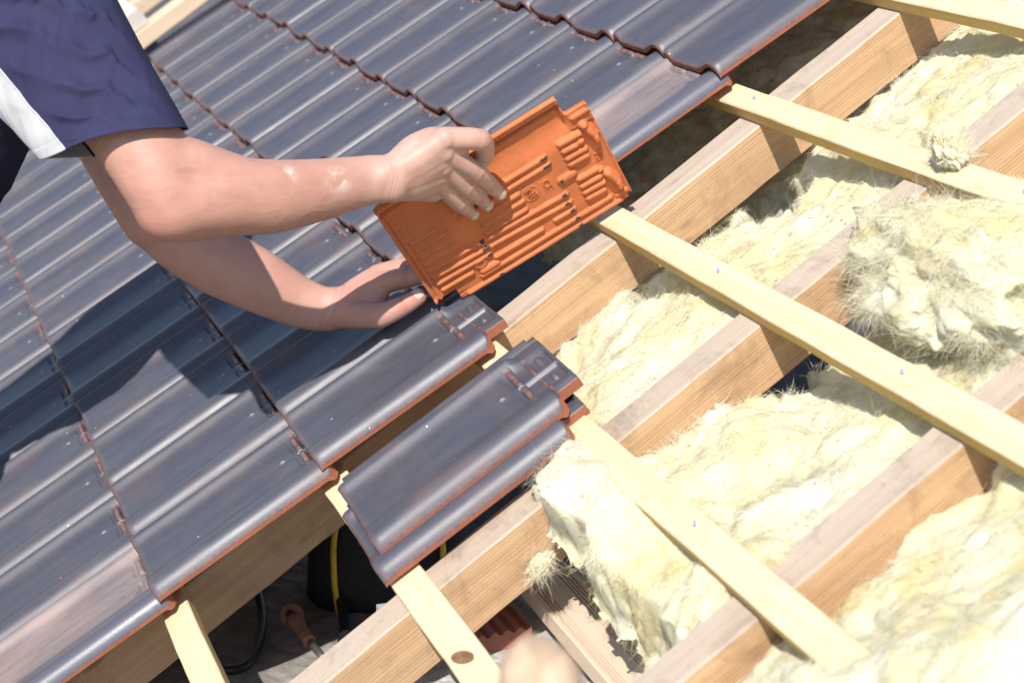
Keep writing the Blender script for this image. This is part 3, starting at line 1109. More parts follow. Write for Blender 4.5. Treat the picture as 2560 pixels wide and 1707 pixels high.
def spline(ctrl, n=40):
    ctrl = np.array(ctrl, float)
    c = np.vstack([2 * ctrl[0] - ctrl[1], ctrl, 2 * ctrl[-1] - ctrl[-2]])
    out = []
    k = len(ctrl) - 1
    for t in np.linspace(0, k, n):
        i = min(int(t), k - 1)
        f = t - i
        p0, p1, p2, p3 = c[i:i + 4]
        out.append(0.5 * ((2 * p1) + (-p0 + p2) * f + (2 * p0 - 5 * p1 + 4 * p2 - p3) * f * f + (-p0 + 3 * p1 - 3 * p2 + p3) * f ** 3))
    return np.array(out)


# unseen eave wall, added to keep sky light out of the attic
eave = rough_slab('masonry_wall', -6.6, 3.0, -1.55, -1.28, -6.0, -1.02, MORTAR, 0.004, 0.2)
tag(eave, 'unseen wall added at the foot of the roof to keep light out of the attic', 'wall')

# --- roof ladder lying on the far tiles --------------------------------------
LADW = mat_wood('ladder_wood', 1, (0.50, 0.36, 0.24), (0.64, 0.50, 0.36), 50.0)
LADB = mat_wood('ladder_block_wood', 0, (0.46, 0.41, 0.36), (0.58, 0.53, 0.47), 50.0)
lad = bpy.data.objects.new('roof_ladder', None)
COL.objects.link(lad)
lad.matrix_world = roofmat(-3.25, 0.60, 0.045)
tag(lad, 'weathered wooden roof ladder lying on the far tiles beside the sleeve', 'ladder')
for uu in (-0.20, 0.22):
    r_ = link('rail', plank('rail', 2.4, 0.085, 0.055, 1, (LADW, LADW), 50 + uu * 9, 40, 0.0015, 0.004), lad)
    r_.matrix_local = Matrix.Translation((uu, 0.0, 0.06))
for vv in (0.085, 0.70, 1.30, 1.90):
    b_ = link('rung', plank('rung', 0.58, 0.10, 0.055, 0, (LADB, LADB), 60 + vv * 3, 14, 0.0015, 0.004), lad)
    b_.matrix_local = Matrix.Translation((-0.33, vv, 0.117))

# --- things left lying in the attic ------------------------------------------
RUBBER = mat_simple('black_rubber', (0.012, 0.012, 0.014), 0.5, 0.3, 60)
YEL = mat_simple('yellow_trim', (0.62, 0.42, 0.03), 0.55, 0.2, 60)
LEATH = mat_simple('tan_leather', (0.26, 0.13, 0.075), 0.6, 0.25, 70)
STEEL = mat_simple('worn_steel', (0.45, 0.44, 0.42), 0.35, 0.2, 90, metallic=0.9)
BAGM = mat_simple('bag_canvas', (0.018, 0.018, 0.022), 0.8, 0.3, 90, bump=0.4)


def at_floor(x, y):
    return -1.28


# sloping concrete ledge seen through the gap, with odds and ends on it
LEDGE = mat_simple('ledge_concrete', (0.22, 0.20, 0.18), 0.95, 0.35, 25, bump=0.7, spec=0.1)
ledge = rough_slab('concrete_ledge', -0.90, 0.10, -0.15, 0.70, -1.2, -0.300, LEDGE, 0.008, 0.02)
tag(ledge, 'shaded concrete ledge glimpsed through the gap below the tile edge', 'ledge')


def world_tube(name, pts, r, mat, n=40, parent=None, seg=10):
    o = link(name, tube(name, spline(pts, n), r, mat, seg), parent)
    return o


c_ = world_tube('cable', [(-0.80, 0.26, -0.20), (-0.62, 0.27, -0.25), (-0.48, 0.265, -0.28), (-0.38, 0.245, -0.287), (-0.28, 0.205, -0.287), (-0.245, 0.165, -0.287), (-0.28, 0.12, -0.287), (-0.42, 0.06, -0.287)], 0.008, RUBBER, 60)
tag(c_, 'thick black cable looping in the dark gap beside the round-ended strap', 'cable')
c_ = world_tube('cable', [(-0.20, 0.34, -0.29), (-0.30, 0.385, -0.28), (-0.42, 0.41, -0.25), (-0.60, 0.44, -0.16), (-0.80, 0.45, -0.10)], 0.011, RUBBER)
tag(c_, 'black hose running up into the dark beside the tool bag', 'cable')

st = bpy.data.objects.new('leather_strap', None)
COL.objects.link(st)
st.matrix_world = Matrix.Translation((-0.365, 0.300, -0.262))
tag(st, 'tan strap with a round end and steel pin in the dark gap', 'strap')
bm = bmesh.new()
bmesh.ops.create_cone(bm, cap_ends=True, segments=28, radius1=0.024, radius2=0.022, depth=0.012)
bmesh.ops.bevel(bm, geom=bm.edges[:], offset=0.002, segments=2, affect='EDGES')
me = bpy.data.meshes.new('strap_end'); bm.to_mesh(me); bm.free(); me.materials.append(LEATH)
e_ = link('strap_end', me, st)
e_.matrix_local = Matrix.Rotation(0.75, 4, 'Y') @ Matrix.Rotation(0.25, 4, 'X')
bm = bmesh.new()
bmesh.ops.create_cone(bm, cap_ends=True, segments=18, radius1=0.0075, radius2=0.0075, depth=0.014)
me = bpy.data.meshes.new('rivet'); bm.to_mesh(me); bm.free(); me.materials.append(RUBBER)
e2 = link('rivet', me, e_)
e2.matrix_local = Matrix.Translation((-0.002, -0.003, 0.001))
link('strap_band', tube('strap_band', spline([(0.012, 0.0, -0.002), (0.05, 0.006, -0.010), (0.085, 0.012, -0.016)], 12), [0.016] * 4 + [0.013] * 8, LEATH, 12), st)
link('steel_pin', tube('steel_pin', [(0.080, 0.012, -0.016), (0.170, 0.026, -0.026)], 0.0075, STEEL, 12), st)

# tool bag: black canvas body with yellow piping and a side pocket
bag = bpy.data.objects.new('tool_bag', None)
COL.objects.link(bag)
bag.matrix_world = Matrix.Translation((-0.44, 0.52, -0.30)) @ Matrix.Rotation(1.25, 4, 'Z')
tag(bag, 'black tool bag with yellow trim in the dark gap behind the rafter', 'bag')


def bag_body():
    secs = []
    for z, sx, sy in ((0, 0.15, 0.07), (0.02, 0.165, 0.085), (0.10, 0.16, 0.085), (0.18, 0.15, 0.06), (0.23, 0.14, 0.025), (0.24, 0.13, 0.012)):
        secs.append((z, sx, sy))
    V, F = [], []
    n = 32
    for z, sx, sy in secs:
        for i in range(n):
            a = 2 * math.pi * i / n
            ca, sa = math.cos(a), math.sin(a)
            V.append((sx * math.copysign(abs(ca) ** 0.55, ca), sy * math.copysign(abs(sa) ** 0.7, sa), z))
    for k in range(len(secs) - 1):
        for i in range(n):
            j = (i + 1) % n
            F.append((k * n + i, k * n + j, (k + 1) * n + j, (k + 1) * n + i))
    F.append(tuple(range(n - 1, -1, -1)))
    F.append(tuple((len(secs) - 1) * n + i for i in range(n)))
    return mesh('bag_body', V, F, (BAGM,), smooth=True)


link('bag_body', bag_body(), bag)
for sy in (-1, 1):
    link('trim', tube('trim', spline([(-0.10, sy * 0.082, 0.01), (-0.105, sy * 0.09, 0.09), (-0.10, sy * 0.068, 0.18), (-0.06, sy * 0.03, 0.27), (0.06, sy * 0.03, 0.27), (0.10, sy * 0.068, 0.18), (0.105, sy * 0.09, 0.09), (0.10, sy * 0.082, 0.01)], 50), 0.006, YEL, 8), bag)

# blurred timber stub close to the camera
STUBM = mat_wood('stub_wood', 2, (0.36, 0.235, 0.15), (0.56, 0.42, 0.30), 40.0, stain=0.8)


def stub():
    n, m = 30, 22
    V, F = [], []
    for k in range(m):
        t = k / (m - 1)
        z = -0.9 + 0.9 * t ** 0.35
        top = max(0.0, (z + 0.030) / 0.030)
        shr = math.sqrt(max(0.02, 1 - 0.72 * top ** 2.2))
        for i in range(n):
            a = 2 * math.pi * i / n
            ca, sa = math.cos(a), math.sin(a)
            r = (1.0 + 0.07 * math.sin(3 * a + 1) + 0.05 * math.sin(5 * a + 9 * t)) * shr
            V.append((0.034 * r * math.copysign(abs(ca) ** 0.8, ca), 0.031 * r * math.copysign(abs(sa) ** 0.8, sa),
                      z + 0.006 * top * math.sin(2 * a + 0.6)))
    for k in range(m - 1):
        for i in range(n):
            j = (i + 1) % n
            F.append((k * n + i, k * n + j, (k + 1) * n + j, (k + 1) * n + i))
    F.append(tuple((m - 1) * n + i for i in range(n)))
    F.append(tuple(range(n - 1, -1, -1)))
    return mesh('timber_stub', V, F, (STUBM,), smooth=True)


sb = link('timber_stub', stub())
STUBP = rw(1.3935, 0.4096, 0.4700)
sb.matrix_world = Matrix.Translation(STUBP) @ Matrix.Rotation(0.12, 4, 'Y')
tag(sb, 'blurred rough timber end poking up at the bottom edge beside the knotted batten', 'timber')
# ------------------------------------------------------------------ the worker
MRI = MR.inverted()


def wr(x, y, z):
    """world point -> roof frame"""
    return np.array(MRI @ Vector((x, y, z)))


def unit(v):
    v = np.asarray(v, float)
    return v / (np.linalg.norm(v) + 1e-12)


class Clay:
    """collects closed lumps that are afterwards fused into one skin"""

    def __init__(self):
        self.V, self.F = [], []

    def add(self, V, F):
        o = len(self.V)
        self.V += [tuple(p) for p in V]
        self.F += [tuple(i + o for i in f) for f in F]

    def loft(self, secs, seg=28, round_=True):
        """secs: (centre, half axis a, half axis b)"""
        secs = [(np.array(c, float), np.array(a, float), np.array(b, float)) for c, a, b in secs]
        if round_:
            c, a, b = secs[0]
            d = unit(c - secs[1][0]); r = min(np.linalg.norm(a), np.linalg.norm(b))
            pre = [(c + d * r * math.sin(t), a * math.cos(t), b * math.cos(t)) for t in (1.35, 1.05, 0.7, 0.35)]
            c2, a2, b2 = secs[-1]
            d2 = unit(c2 - secs[-2][0]); r2 = min(np.linalg.norm(a2), np.linalg.norm(b2))
            post = [(c2 + d2 * r2 * math.sin(t), a2 * math.cos(t), b2 * math.cos(t)) for t in (0.35, 0.7, 1.05, 1.35)]
            secs = pre + secs + post
        V, F = [], []
        for c, a, b in secs:
            for s in range(seg):
                q = 2 * math.pi * s / seg
                V.append(c + a * math.cos(q) + b * math.sin(q))
        n = len(secs)
        for i in range(n - 1):
            for s in range(seg):
                s2 = (s + 1) % seg
                F.append((i * seg + s, i * seg + s2, (i + 1) * seg + s2, (i + 1) * seg + s))
        F.append(tuple(range(seg - 1, -1, -1)))
        F.append(tuple((n - 1) * seg + s for s in range(seg)))
        self.add(V, F)

    def chain(self, pts, rad, flat=1.0, up=None, sub=6, smooth=True):
        pts = [np.array(p, float) for p in pts]
        if smooth and len(pts) > 2:
            n = (len(pts) - 1) * sub + 1
            P = spline(pts, n)
            rr = np.interp(np.linspace(0, len(pts) - 1, n), np.arange(len(pts)), rad)
        else:
            P, rr = np.array(pts), np.array(rad)
        T = np.gradient(P, axis=0)
        secs = []
        ref = np.array(up if up is not None else (0.3, 0.2, 0.93))
        for i in range(len(P)):
            t = unit(T[i])
            b = unit(ref - (ref @ t) * t)
            a = np.cross(t, b)
            secs.append((P[i], a * rr[i], b * rr[i] * flat))
        self.loft(secs, 20)

    def ball(self, c, r, ax=None):
        bm = bmesh.new()
        bmesh.ops.create_icosphere(bm, subdivisions=3, radius=1.0)
        P = np.array([v.co[:] for v in bm.verts])
        F = [[v.index for v in f.verts] for f in bm.faces]
        bm.free()
        r = np.broadcast_to(np.asarray(r, float), (3,))
        if ax is None:
            ax = np.eye(3)
        self.add(P * r @ np.array(ax) + np.array(c), F)

    def fuse(self, voxel, smooth=10, fac=0.5):
        me = mesh('lump', self.V, self.F)
        bm = bmesh.new(); bm.from_mesh(me)
        bmesh.ops.recalc_face_normals(bm, faces=bm.faces)
        bm.to_mesh(me); bm.free()
        o = bpy.data.objects.new('lump', me)
        COL.objects.link(o)
        m = o.modifiers.new('r', 'REMESH'); m.mode = 'VOXEL'; m.voxel_size = voxel
        if smooth:
            s = o.modifiers.new('s', 'SMOOTH'); s.factor = fac; s.iterations = smooth
        bpy.context.view_layer.update()
        ev = bpy.data.meshes.new_from_object(o.evaluated_get(bpy.context.evaluated_depsgraph_get()))
        V = np.empty(len(ev.vertices) * 3); ev.vertices.foreach_get('co', V)
        N = np.empty(len(ev.vertices) * 3); ev.vertices.foreach_get('normal', N)
        F = [tuple(p.vertices) for p in ev.polygons]
        bpy.data.objects.remove(o)
        bpy.data.meshes.remove(me); bpy.data.meshes.remove(ev)
        return V.reshape(-1, 3), N.reshape(-1, 3), F


VIEWD = np.array((-0.9765, 0.0193, -0.2147))
TN = np.array((-0.9469, 0.19, 0.2593))          # held tile normal, away from the camera

# --- right arm and hand ----------------------------------------------------
RI = [ (-0.0422, 0.8125, 0.3054), (-0.0382, 0.8576, 0.2678), (-0.0720, 0.8572, 0.2295), (-0.0947, 0.8477, 0.2114) ]
RM = [ (-0.0480, 0.7989, 0.2866), (-0.0708, 0.8278, 0.2166), (-0.0979, 0.8398, 0.1746), (-0.1135, 0.8492, 0.1418) ]
RR = [ (-0.0589, 0.7857, 0.2642), (-0.0843, 0.8019, 0.2019), (-0.1079, 0.8143, 0.1643), (-0.1222, 0.8215, 0.1358) ]
RL = [ (-0.0768, 0.7672, 0.2395), (-0.1022, 0.7807, 0.1791), (-0.1189, 0.7886, 0.1546), (-0.1297, 0.7943, 0.1342) ]
RT = [(-0.0562, 0.7385, 0.3164), (-0.0747, 0.8054, 0.3037), (-0.1290, 0.8314, 0.2563), (-0.1488, 0.8417, 0.2147)]
RFORE = [(-0.0495, 0.7097, 0.3022), (-0.0564, 0.6945, 0.3116), (-0.0587, 0.6640, 0.3303), (-0.0451, 0.6041, 0.3655),
         (-0.0262, 0.5364, 0.4107), (-0.0147, 0.4779, 0.4611), (-0.0080, 0.4304, 0.4910)]
RUP = [(-0.0071, 0.4108, 0.4953), (-0.0215, 0.4187, 0.5356), (-0.0546, 0.4277, 0.6010), (-0.1282, 0.4149, 0.7084),
       (-0.2278, 0.4295, 0.8153), (-0.2912, 0.4398, 0.8739)]
OLEC = (-0.0121, 0.3760, 0.4855)


def arm_secs(pts, ha, hb):
    P = np.array(pts)
    T = np.gradient(P, axis=0)
    out = []
    for i in range(len(P)):
        t = unit(T[i])
        a = unit(np.cross(t, VIEWD))
        b = np.cross(t, a)
        out.append((P[i], a * ha[i], b * hb[i]))
    return out


def dense(pts, *vals, n=40):
    P = spline(pts, n)
    s = np.linspace(0, len(pts) - 1, n)
    return (P,) + tuple(np.interp(s, np.arange(len(pts)), v) for v in vals)


cl = Clay()
P, ha, hb = dense(RFORE, [0.039, 0.0390, 0.0420, 0.0500, 0.0585, 0.0610, 0.055], [0.027, 0.027, 0.032, 0.044, 0.053, 0.056, 0.053])
cl.loft(arm_secs(P, ha, hb), 32)
P, ha, hb = dense(RUP, [0.053, 0.062, 0.065, 0.048, 0.045, 0.045], [0.053, 0.058, 0.056, 0.045, 0.042, 0.042])
cl.loft(arm_secs(P, ha, hb), 32)
cl.ball((-0.0162, 0.4057, 0.5005), 0.057)
cl.chain([(-0.0135, 0.3830, 0.4860), (-0.0110, 0.4000, 0.4800), (-0.0150, 0.4550, 0.4480)], [0.028, 0.039, 0.040])
cl.chain([(-0.0440, 0.4300, 0.5688), (-0.0260, 0.4654, 0.5200), (-0.0291, 0.5358, 0.4250)], [0.042, 0.049, 0.038])   # inner elbow fill
# palm: one strand per metacarpal plus heel and thumb ball
WRI = [(-0.0480, 0.7160, 0.3120), (-0.0500, 0.7110, 0.3020), (-0.0545, 0.7060, 0.2910), (-0.0600, 0.7010, 0.2800)]
for w0, fing, r0, r1 in ((WRI[0], RI, 0.021, 0.0185), (WRI[1], RM, 0.021, 0.0185), (WRI[2], RR, 0.020, 0.0175), (WRI[3], RL, 0.019, 0.0160)):
    mid = (np.array(w0) * 0.5 + np.array(fing[0]) * 0.5) - TN * 0.003
    cl.chain([w0, mid, fing[0]], [r0, 0.0205, r1])
for fa, fb, wa, wb in ((RI, RM, WRI[0], WRI[1]), (RM, RR, WRI[1], WRI[2]), (RR, RL, WRI[2], WRI[3])):
    m0 = (np.array(wa) + np.array(wb)) / 2
    m1 = (np.array(fa[0]) + np.array(fb[0])) / 2
    web = m1 * 0.66 + (np.array(fa[1]) + np.array(fb[1])) / 2 * 0.34
    cl.chain([m0, (m0 + m1) / 2 - TN * 0.003, m1, web], [0.021, 0.0218, 0.0195, 0.0135])
cl.chain([(-0.0640, 0.7150, 0.2960), (-0.0760, 0.7500, 0.2760), (-0.0800, 0.7700, 0.2600)], [0.022, 0.020, 0.017])
cl.chain([(-0.060, 0.705, 0.290), (-0.078, 0.735, 0.248), (-0.088, 0.752, 0.226)], [0.019, 0.018, 0.0155])
for f, rr in ((RI, (0.0195, 0.0180, 0.0155, 0.0120)), (RM, (0.0190, 0.0168, 0.0146, 0.0116)), (RR, (0.0180, 0.0158, 0.0138, 0.0110)), (RL, (0.0165, 0.0142, 0.0122, 0.0098))):
    cl.chain(f, rr, sub=5)
    for kk, e in ((1, 0.0012), (2, 0.0008)):
        cl.ball(np.array(f[kk]), rr[kk] + e)
    cl.ball(np.array(f[0]) - TN * 0.004 + np.array((0, 0, 0.002)), rr[0] * 0.98)
cl.chain([(-0.0560, 0.7250, 0.3160), (-0.0600, 0.7650, 0.3180)] + RT[1:], [0.022, 0.023, 0.019, 0.0155, 0.012])
cl.chain([(-0.060, 0.770, 0.305), (-0.056, 0.800, 0.298)], [0.021, 0.018], smooth=False)
_a = np.array(RI[0]) * 0.45 + np.array(RI[1]) * 0.55 + TN * 0.006
_b = np.array(RM[0]) * 0.45 + np.array(RM[1]) * 0.55 + TN * 0.004
cl.chain([_a, (_a + _b) / 2 + TN * 0.004, _b], [0.0150, 0.0140, 0.0145])
mcpc = (np.array(RI[0]) + np.array(RL[0])) / 2
acr = (np.array(RI[0]) - np.array(RL[0])) / 2
wrc = np.array((-0.0540, 0.7020, 0.3060))
acw = unit(acr) * 0.037
cl.loft([(wrc + (mcpc - wrc) * t, acw * (1 - t) + acr * 1.02 * t, TN * (0.025 * (1 - t) + 0.0200 * t)) for t in (-0.15, 0.1, 0.35, 0.6, 0.8, 0.95)], 32)
VR, NR, FR = cl.fuse(0.0016, 22)

# --- left arm and hand ------------------------------------------------------
LF = [(-0.4277, 0.3734, 0.3754), (-0.4236, 0.3836, 0.3266), (-0.4043, 0.4119, 0.2532), (-0.3771, 0.4449, 0.1876), (-0.3586, 0.4775, 0.1168), (-0.3400, 0.5060, 0.0800), (-0.3280, 0.5280, 0.0680)]
LI = [(-0.2850, 0.6150, 0.0720), (-0.2500, 0.6560, 0.0640), (-0.2320, 0.6850, 0.0540), (-0.2240, 0.7040, 0.0420)]
LM = [(-0.3110, 0.6180, 0.0780), (-0.2800, 0.6680, 0.0700), (-0.2600, 0.7000, 0.0580), (-0.2500, 0.7180, 0.0450)]
LR_ = [(-0.3330, 0.6080, 0.0700), (-0.3120, 0.6550, 0.0600), (-0.2960, 0.6820, 0.0460), (-0.2880, 0.6950, 0.0360)]
LL = [(-0.3500, 0.5920, 0.0520), (-0.3420, 0.6300, 0.0480), (-0.3340, 0.6500, 0.0380), (-0.3300, 0.6600, 0.0320)]
LT = [(-0.2700, 0.5480, 0.0580), (-0.2200, 0.5740, 0.0540), (-0.2127, 0.6145, 0.0450), (-0.2145, 0.6460, 0.0390)]
LUP = [(-0.4277, 0.3734, 0.3754), (-0.4936, 0.3893, 0.4400), (-0.6034, 0.4152, 0.5477), (-0.7223, 0.4454, 0.6737)]
c2 = Clay()
P, ha, hb = dense(LF, [0.050, 0.058, 0.062, 0.058, 0.047, 0.041, 0.040], [0.050, 0.055, 0.055, 0.050, 0.039, 0.032, 0.030])
c2.loft(arm_secs(P, ha, hb), 32)
P, ha, hb = dense(LUP, [0.058, 0.064, 0.070, 0.076], [0.058, 0.060, 0.066, 0.072])
c2.loft(arm_secs(P, ha, hb), 28)
c2.ball(LF[0], 0.056)
LWR = [(-0.3120, 0.5300, 0.0650), (-0.3240, 0.5290, 0.0670), (-0.3340, 0.5270, 0.0640), (-0.3420, 0.5250, 0.0600)]
for w0, fing, r0, r1 in zip(LWR, (LI, LM, LR_, LL), (0.022, 0.022, 0.021, 0.020), (0.0190, 0.0185, 0.0170, 0.0155)):
    mid = (np.array(w0) + np.array(fing[0])) * 0.5 + np.array((0, 0, 0.008))
    c2.chain([w0, mid, fing[0]], [r0, 0.0205, r1])
for f, rr in ((LI, (0.0205, 0.0178, 0.0155, 0.0120)), (LM, (0.0200, 0.0170, 0.0150, 0.0118)), (LR_, (0.0180, 0.0155, 0.0135, 0.0110)), (LL, (0.0160, 0.0140, 0.0120, 0.0100)),
              (LT, (0.0250, 0.0215, 0.0178, 0.0145))):
    c2.chain(f, rr, sub=5)
    c2.ball(f[1], rr[1] + 0.001)
for fa, fb, wa, wb in ((LI, LM, LWR[0], LWR[1]), (LM, LR_, LWR[1], LWR[2]), (LR_, LL, LWR[2], LWR[3])):
    m0 = (np.array(wa) + np.array(wb)) / 2
    m1 = (np.array(fa[0]) + np.array(fb[0])) / 2
    c2.chain([m0, (m0 + m1) / 2 + np.array((0, 0, 0.003)), m1], [0.022, 0.0225, 0.0185])
c2.chain([(-0.3100, 0.5250, 0.0620), (-0.2700, 0.5480, 0.0580)], [0.026, 0.026], smooth=False)
c2.chain([(-0.2850, 0.5400, 0.0620), (-0.2820, 0.5900, 0.0640)], [0.024, 0.020], smooth=False)
c2.chain([(-0.2500, 0.5650, 0.0560), (-0.2750, 0.6000, 0.0600)], [0.0170, 0.0150], smooth=False)   # thumb web
c2.chain([(-0.3250, 0.5300, 0.0480), (-0.3300, 0.5800, 0.0450)], [0.018, 0.018], smooth=False)     # heel of the palm
ml = (np.array(LI[0]) + np.array(LL[0])) / 2
al = (np.array(LI[0]) - np.array(LL[0])) / 2
wl = np.array((-0.3280, 0.5260, 0.0640))
c2.loft([(wl + (ml - wl) * t, unit(al) * 0.036 * (1 - t) + al * 1.02 * t, np.array((0.15, 0, 1.0)) * (0.026 * (1 - t) + 0.0210 * t)) for t in (-0.1, 0.15, 0.4, 0.65, 0.9)], 28)
VL, NL, FL = c2.fuse(0.0018, 18)

def relax(V, F, mask, iters):
    E = np.array([(f[i], f[(i + 1) % len(f)]) for f in F for i in range(len(f))])
    n = len(V)
    deg = np.bincount(E[:, 0], minlength=n) + np.bincount(E[:, 1], minlength=n)
    deg = np.maximum(deg, 1)
    V = V.copy()
    for _ in range(iters):
        A = np.stack([np.bincount(E[:, 0], V[E[:, 1], k], n) + np.bincount(E[:, 1], V[E[:, 0], k], n) for k in range(3)], 1) / deg[:, None]
        V += (0.6 * mask)[:, None] * (A - V)
    me = mesh('tmp', V, F)
    N = np.empty(n * 3, np.float32)
    me.vertices.foreach_get('normal', N)
    bpy.data.meshes.remove(me)
    return V, N.reshape(-1, 3).astype(float)


def finger_dist(V, fingers):
    d = np.full(len(V), 9.0)
    for f in fingers:
        for a, b in zip(f[:-1], f[1:]):
            a, b = np.array(a), np.array(b)
            t = np.clip(((V - a) @ (b - a)) / ((b - a) @ (b - a)), 0, 1)
            d = np.minimum(d, np.linalg.norm(V - a - t[:, None] * (b - a), axis=1))
    return d


_ax = unit(np.array(RFORE[0]) - np.array(RFORE[4]))
_s = (VR - np.array(RFORE[1])) @ _ax
fdR = finger_dist(VR, (RI, RM, RR, RL, RT[1:]))
VR, NR = relax(VR, FR, sstep(0.0, -0.05, _s), 160)
VR, NR = relax(VR, FR, sstep(0.020, 0.034, fdR), 45)
fdL = finger_dist(VL, (LI, LM, LR_, LL, LT))
VL, NL = relax(VL, FL, sstep(0.022, 0.040, fdL), 60)

# --- creases, knuckles -------------------------------------------------------
def detail(V, N, fingers, dors, amp=1.0):
    d = np.zeros(len(V))
    red = np.zeros(len(V))
    for f in fingers:
        f = [np.array(p) for p in f]
        for k in (1, 2):
            ax = unit(f[k + 1] - f[k - 1])
            rel = V - f[k]
            s = rel @ ax
            rad = np.linalg.norm(rel - s[:, None] * ax, axis=1)
            near = (rad < 0.021) & (np.abs(s) < 0.016)
            dw_ = np.clip(N @ dors, 0, 1)
            side = np.cross(ax, dors)
            bend = 0.10 * np.abs(rel @ side)
            wv = np.cos((s + bend * np.sign(s)) * 2 * math.pi / (0.0042 if k == 1 else 0.0034))
            env = np.exp(-(s / (0.0062 if k == 1 else 0.0042)) ** 2)
            d += np.where(near, -0.0010 * amp * (0.5 + 0.5 * wv) ** 2 * env * dw_, 0)
            red += np.where(near, 0.7 * env * dw_, 0)
        rel = np.linalg.norm(V - (f[0] + dors * 0.012), axis=1)
        red += 0.55 * np.exp(-(rel / 0.014) ** 2)
    return d, np.clip(red, 0, 1)


dR, redR = detail(VR, NR, (RI, RM, RR, RL), unit(-TN + np.array((0, 0, 0.55))))
# tendons over the back of the hand, wrist creases, veins on the forearm
for f, w0 in zip((RI, RM, RR, RL), WRI):
    a, b = np.array(w0), np.array(f[0])
    t = np.clip(((VR - a) @ (b - a)) / ((b - a) @ (b - a)), 0, 1)
    c = a + t[:, None] * (b - a)
    rel = VR - c
    dd = rel - (rel @ unit(-TN))[:, None] * unit(-TN)
    dist = np.linalg.norm(dd, axis=1)
    front = (rel @ unit(-TN)) > 0.006
    dR += np.where(front, 0.0006 * np.exp(-(dist / 0.0045) ** 2) * np.sin(np.clip(t, 0, 1) * math.pi) ** 0.5, 0)
axf = unit(np.array(RFORE[0]) - np.array(RFORE[4]))
sW = (VR - np.array(RFORE[1])) @ axf
for s0, am in ((0.004, 0.0005), (0.0095, 0.0003), (-0.008, 0.0002)):
    bow = 0.004 * np.sin((VR @ np.array((0, 0.5, 0.8))) * 90)
    dR -= am * np.exp(-((sW - s0 + bow) / 0.0011) ** 2) * (np.linalg.norm(VR - np.array(RFORE[1]), axis=1) < 0.06)
pf = spline(RFORE[1:] + [RUP[2]], 60)
mus = fbm(np.stack([VR @ axf * 9, VR @ np.cross(axf, VIEWD) * 26, VR @ VIEWD * 26], 1), 2)
armw = sstep(0.0, -0.06, sW)
dR += 0.0004 * mus * armw
vein = 1 - np.abs(fbm(np.stack([VR @ axf * 14 + 4, VR @ np.cross(axf, VIEWD) * 40, VR @ VIEWD * 20], 1), 2))
dR += 0.00035 * np.clip(vein - 0.82, 0, 1) / 0.18 * sstep(0.05, -0.12, sW) * 0.8
VR2 = VR + NR * dR[:, None]
creR = np.clip(-dR / 0.0009, 0, 1)
redE = 0.8 * np.exp(-(np.linalg.norm(VR - np.array(OLEC), axis=1) / 0.05) ** 2)
redR = np.clip(redR + redE, 0, 1)
dustR = np.clip(sstep(-0.10, 0.03, sW) * 0.75, 0, 1)
smR = np.zeros(len(VR))
for sp_, rr_ in (((0.0015, 0.5799, 0.4333), 0.011), ((-0.0145, 0.6337, 0.3685), 0.017)):
    smR = np.maximum(smR, np.exp(-(np.linalg.norm(VR - np.array(sp_), axis=1) / rr_) ** 2))
dL, redL = detail(VL, NL, (LI, LM, LR_, LL, LT), unit(np.array((0.45, 0.0, 1.0))))
axl = unit(np.array(LF[5]) - np.array(LF[3]))
sWl = (VL - np.array(LF[5])) @ axl
for s0, am in ((0.006, 0.0004), (0.016, 0.0003)):
    dL -= am * np.exp(-((sWl - s0) / 0.0012) ** 2) * (np.linalg.norm(VL - np.array(LF[5]), axis=1) < 0.06)
VL2 = VL + NL * dL[:, None]
creL = np.clip(-dL / 0.0009, 0, 1)
dustL = np.clip(sstep(-0.06, 0.05, sWl) * 0.25, 0, 1)
redL = np.clip(redL + 0.35 * sstep(-0.02, 0.04, sWl), 0, 1)

# --- head, neck and trunk under the clothes (outside the frame) ---------------
SHR = np.array((-0.320, 0.445, 0.885))
SHL = wr(-0.765, -0.05, 0.90)
PEL = wr(-0.62, -0.53, 0.56)
NECK = wr(-0.565, -0.09, 1.010)
HEAD = wr(-0.535, 0.105, 1.175)
c3 = Clay()
FWDH = unit(wr(0.45, 0.62, -0.62))
c3.chain([NECK - np.array((0, 0.04, 0.03)), NECK, HEAD - FWDH * 0.02], [0.07, 0.062, 0.060])
c3.ball(HEAD, (0.078, 0.098, 0.115))
c3.ball(HEAD + FWDH * 0.045 - np.array((0, 0, 0.035)), (0.058, 0.06, 0.07))
c3.ball(HEAD + FWDH * 0.103 - np.array((0, 0, 0.010)), (0.014, 0.018, 0.020))
c3.ball(HEAD + FWDH * 0.080 - np.array((0, 0, 0.055)), (0.026, 0.020, 0.016))
for sgn in (-1, 1):
    c3.ball(HEAD + np.cross(FWDH, (0, 0, 1)) * 0.082 * sgn, (0.014, 0.022, 0.032))
c3.chain([NECK, (NECK + PEL) / 2, PEL], [0.12, 0.125, 0.12])
c3.chain([SHR, NECK, SHL], [0.060, 0.075, 0.060])
c3.chain([SHL, np.array(LUP[-1])], [0.055, 0.055], smooth=False)
VT, NTn, FT = c3.fuse(0.007, 6)


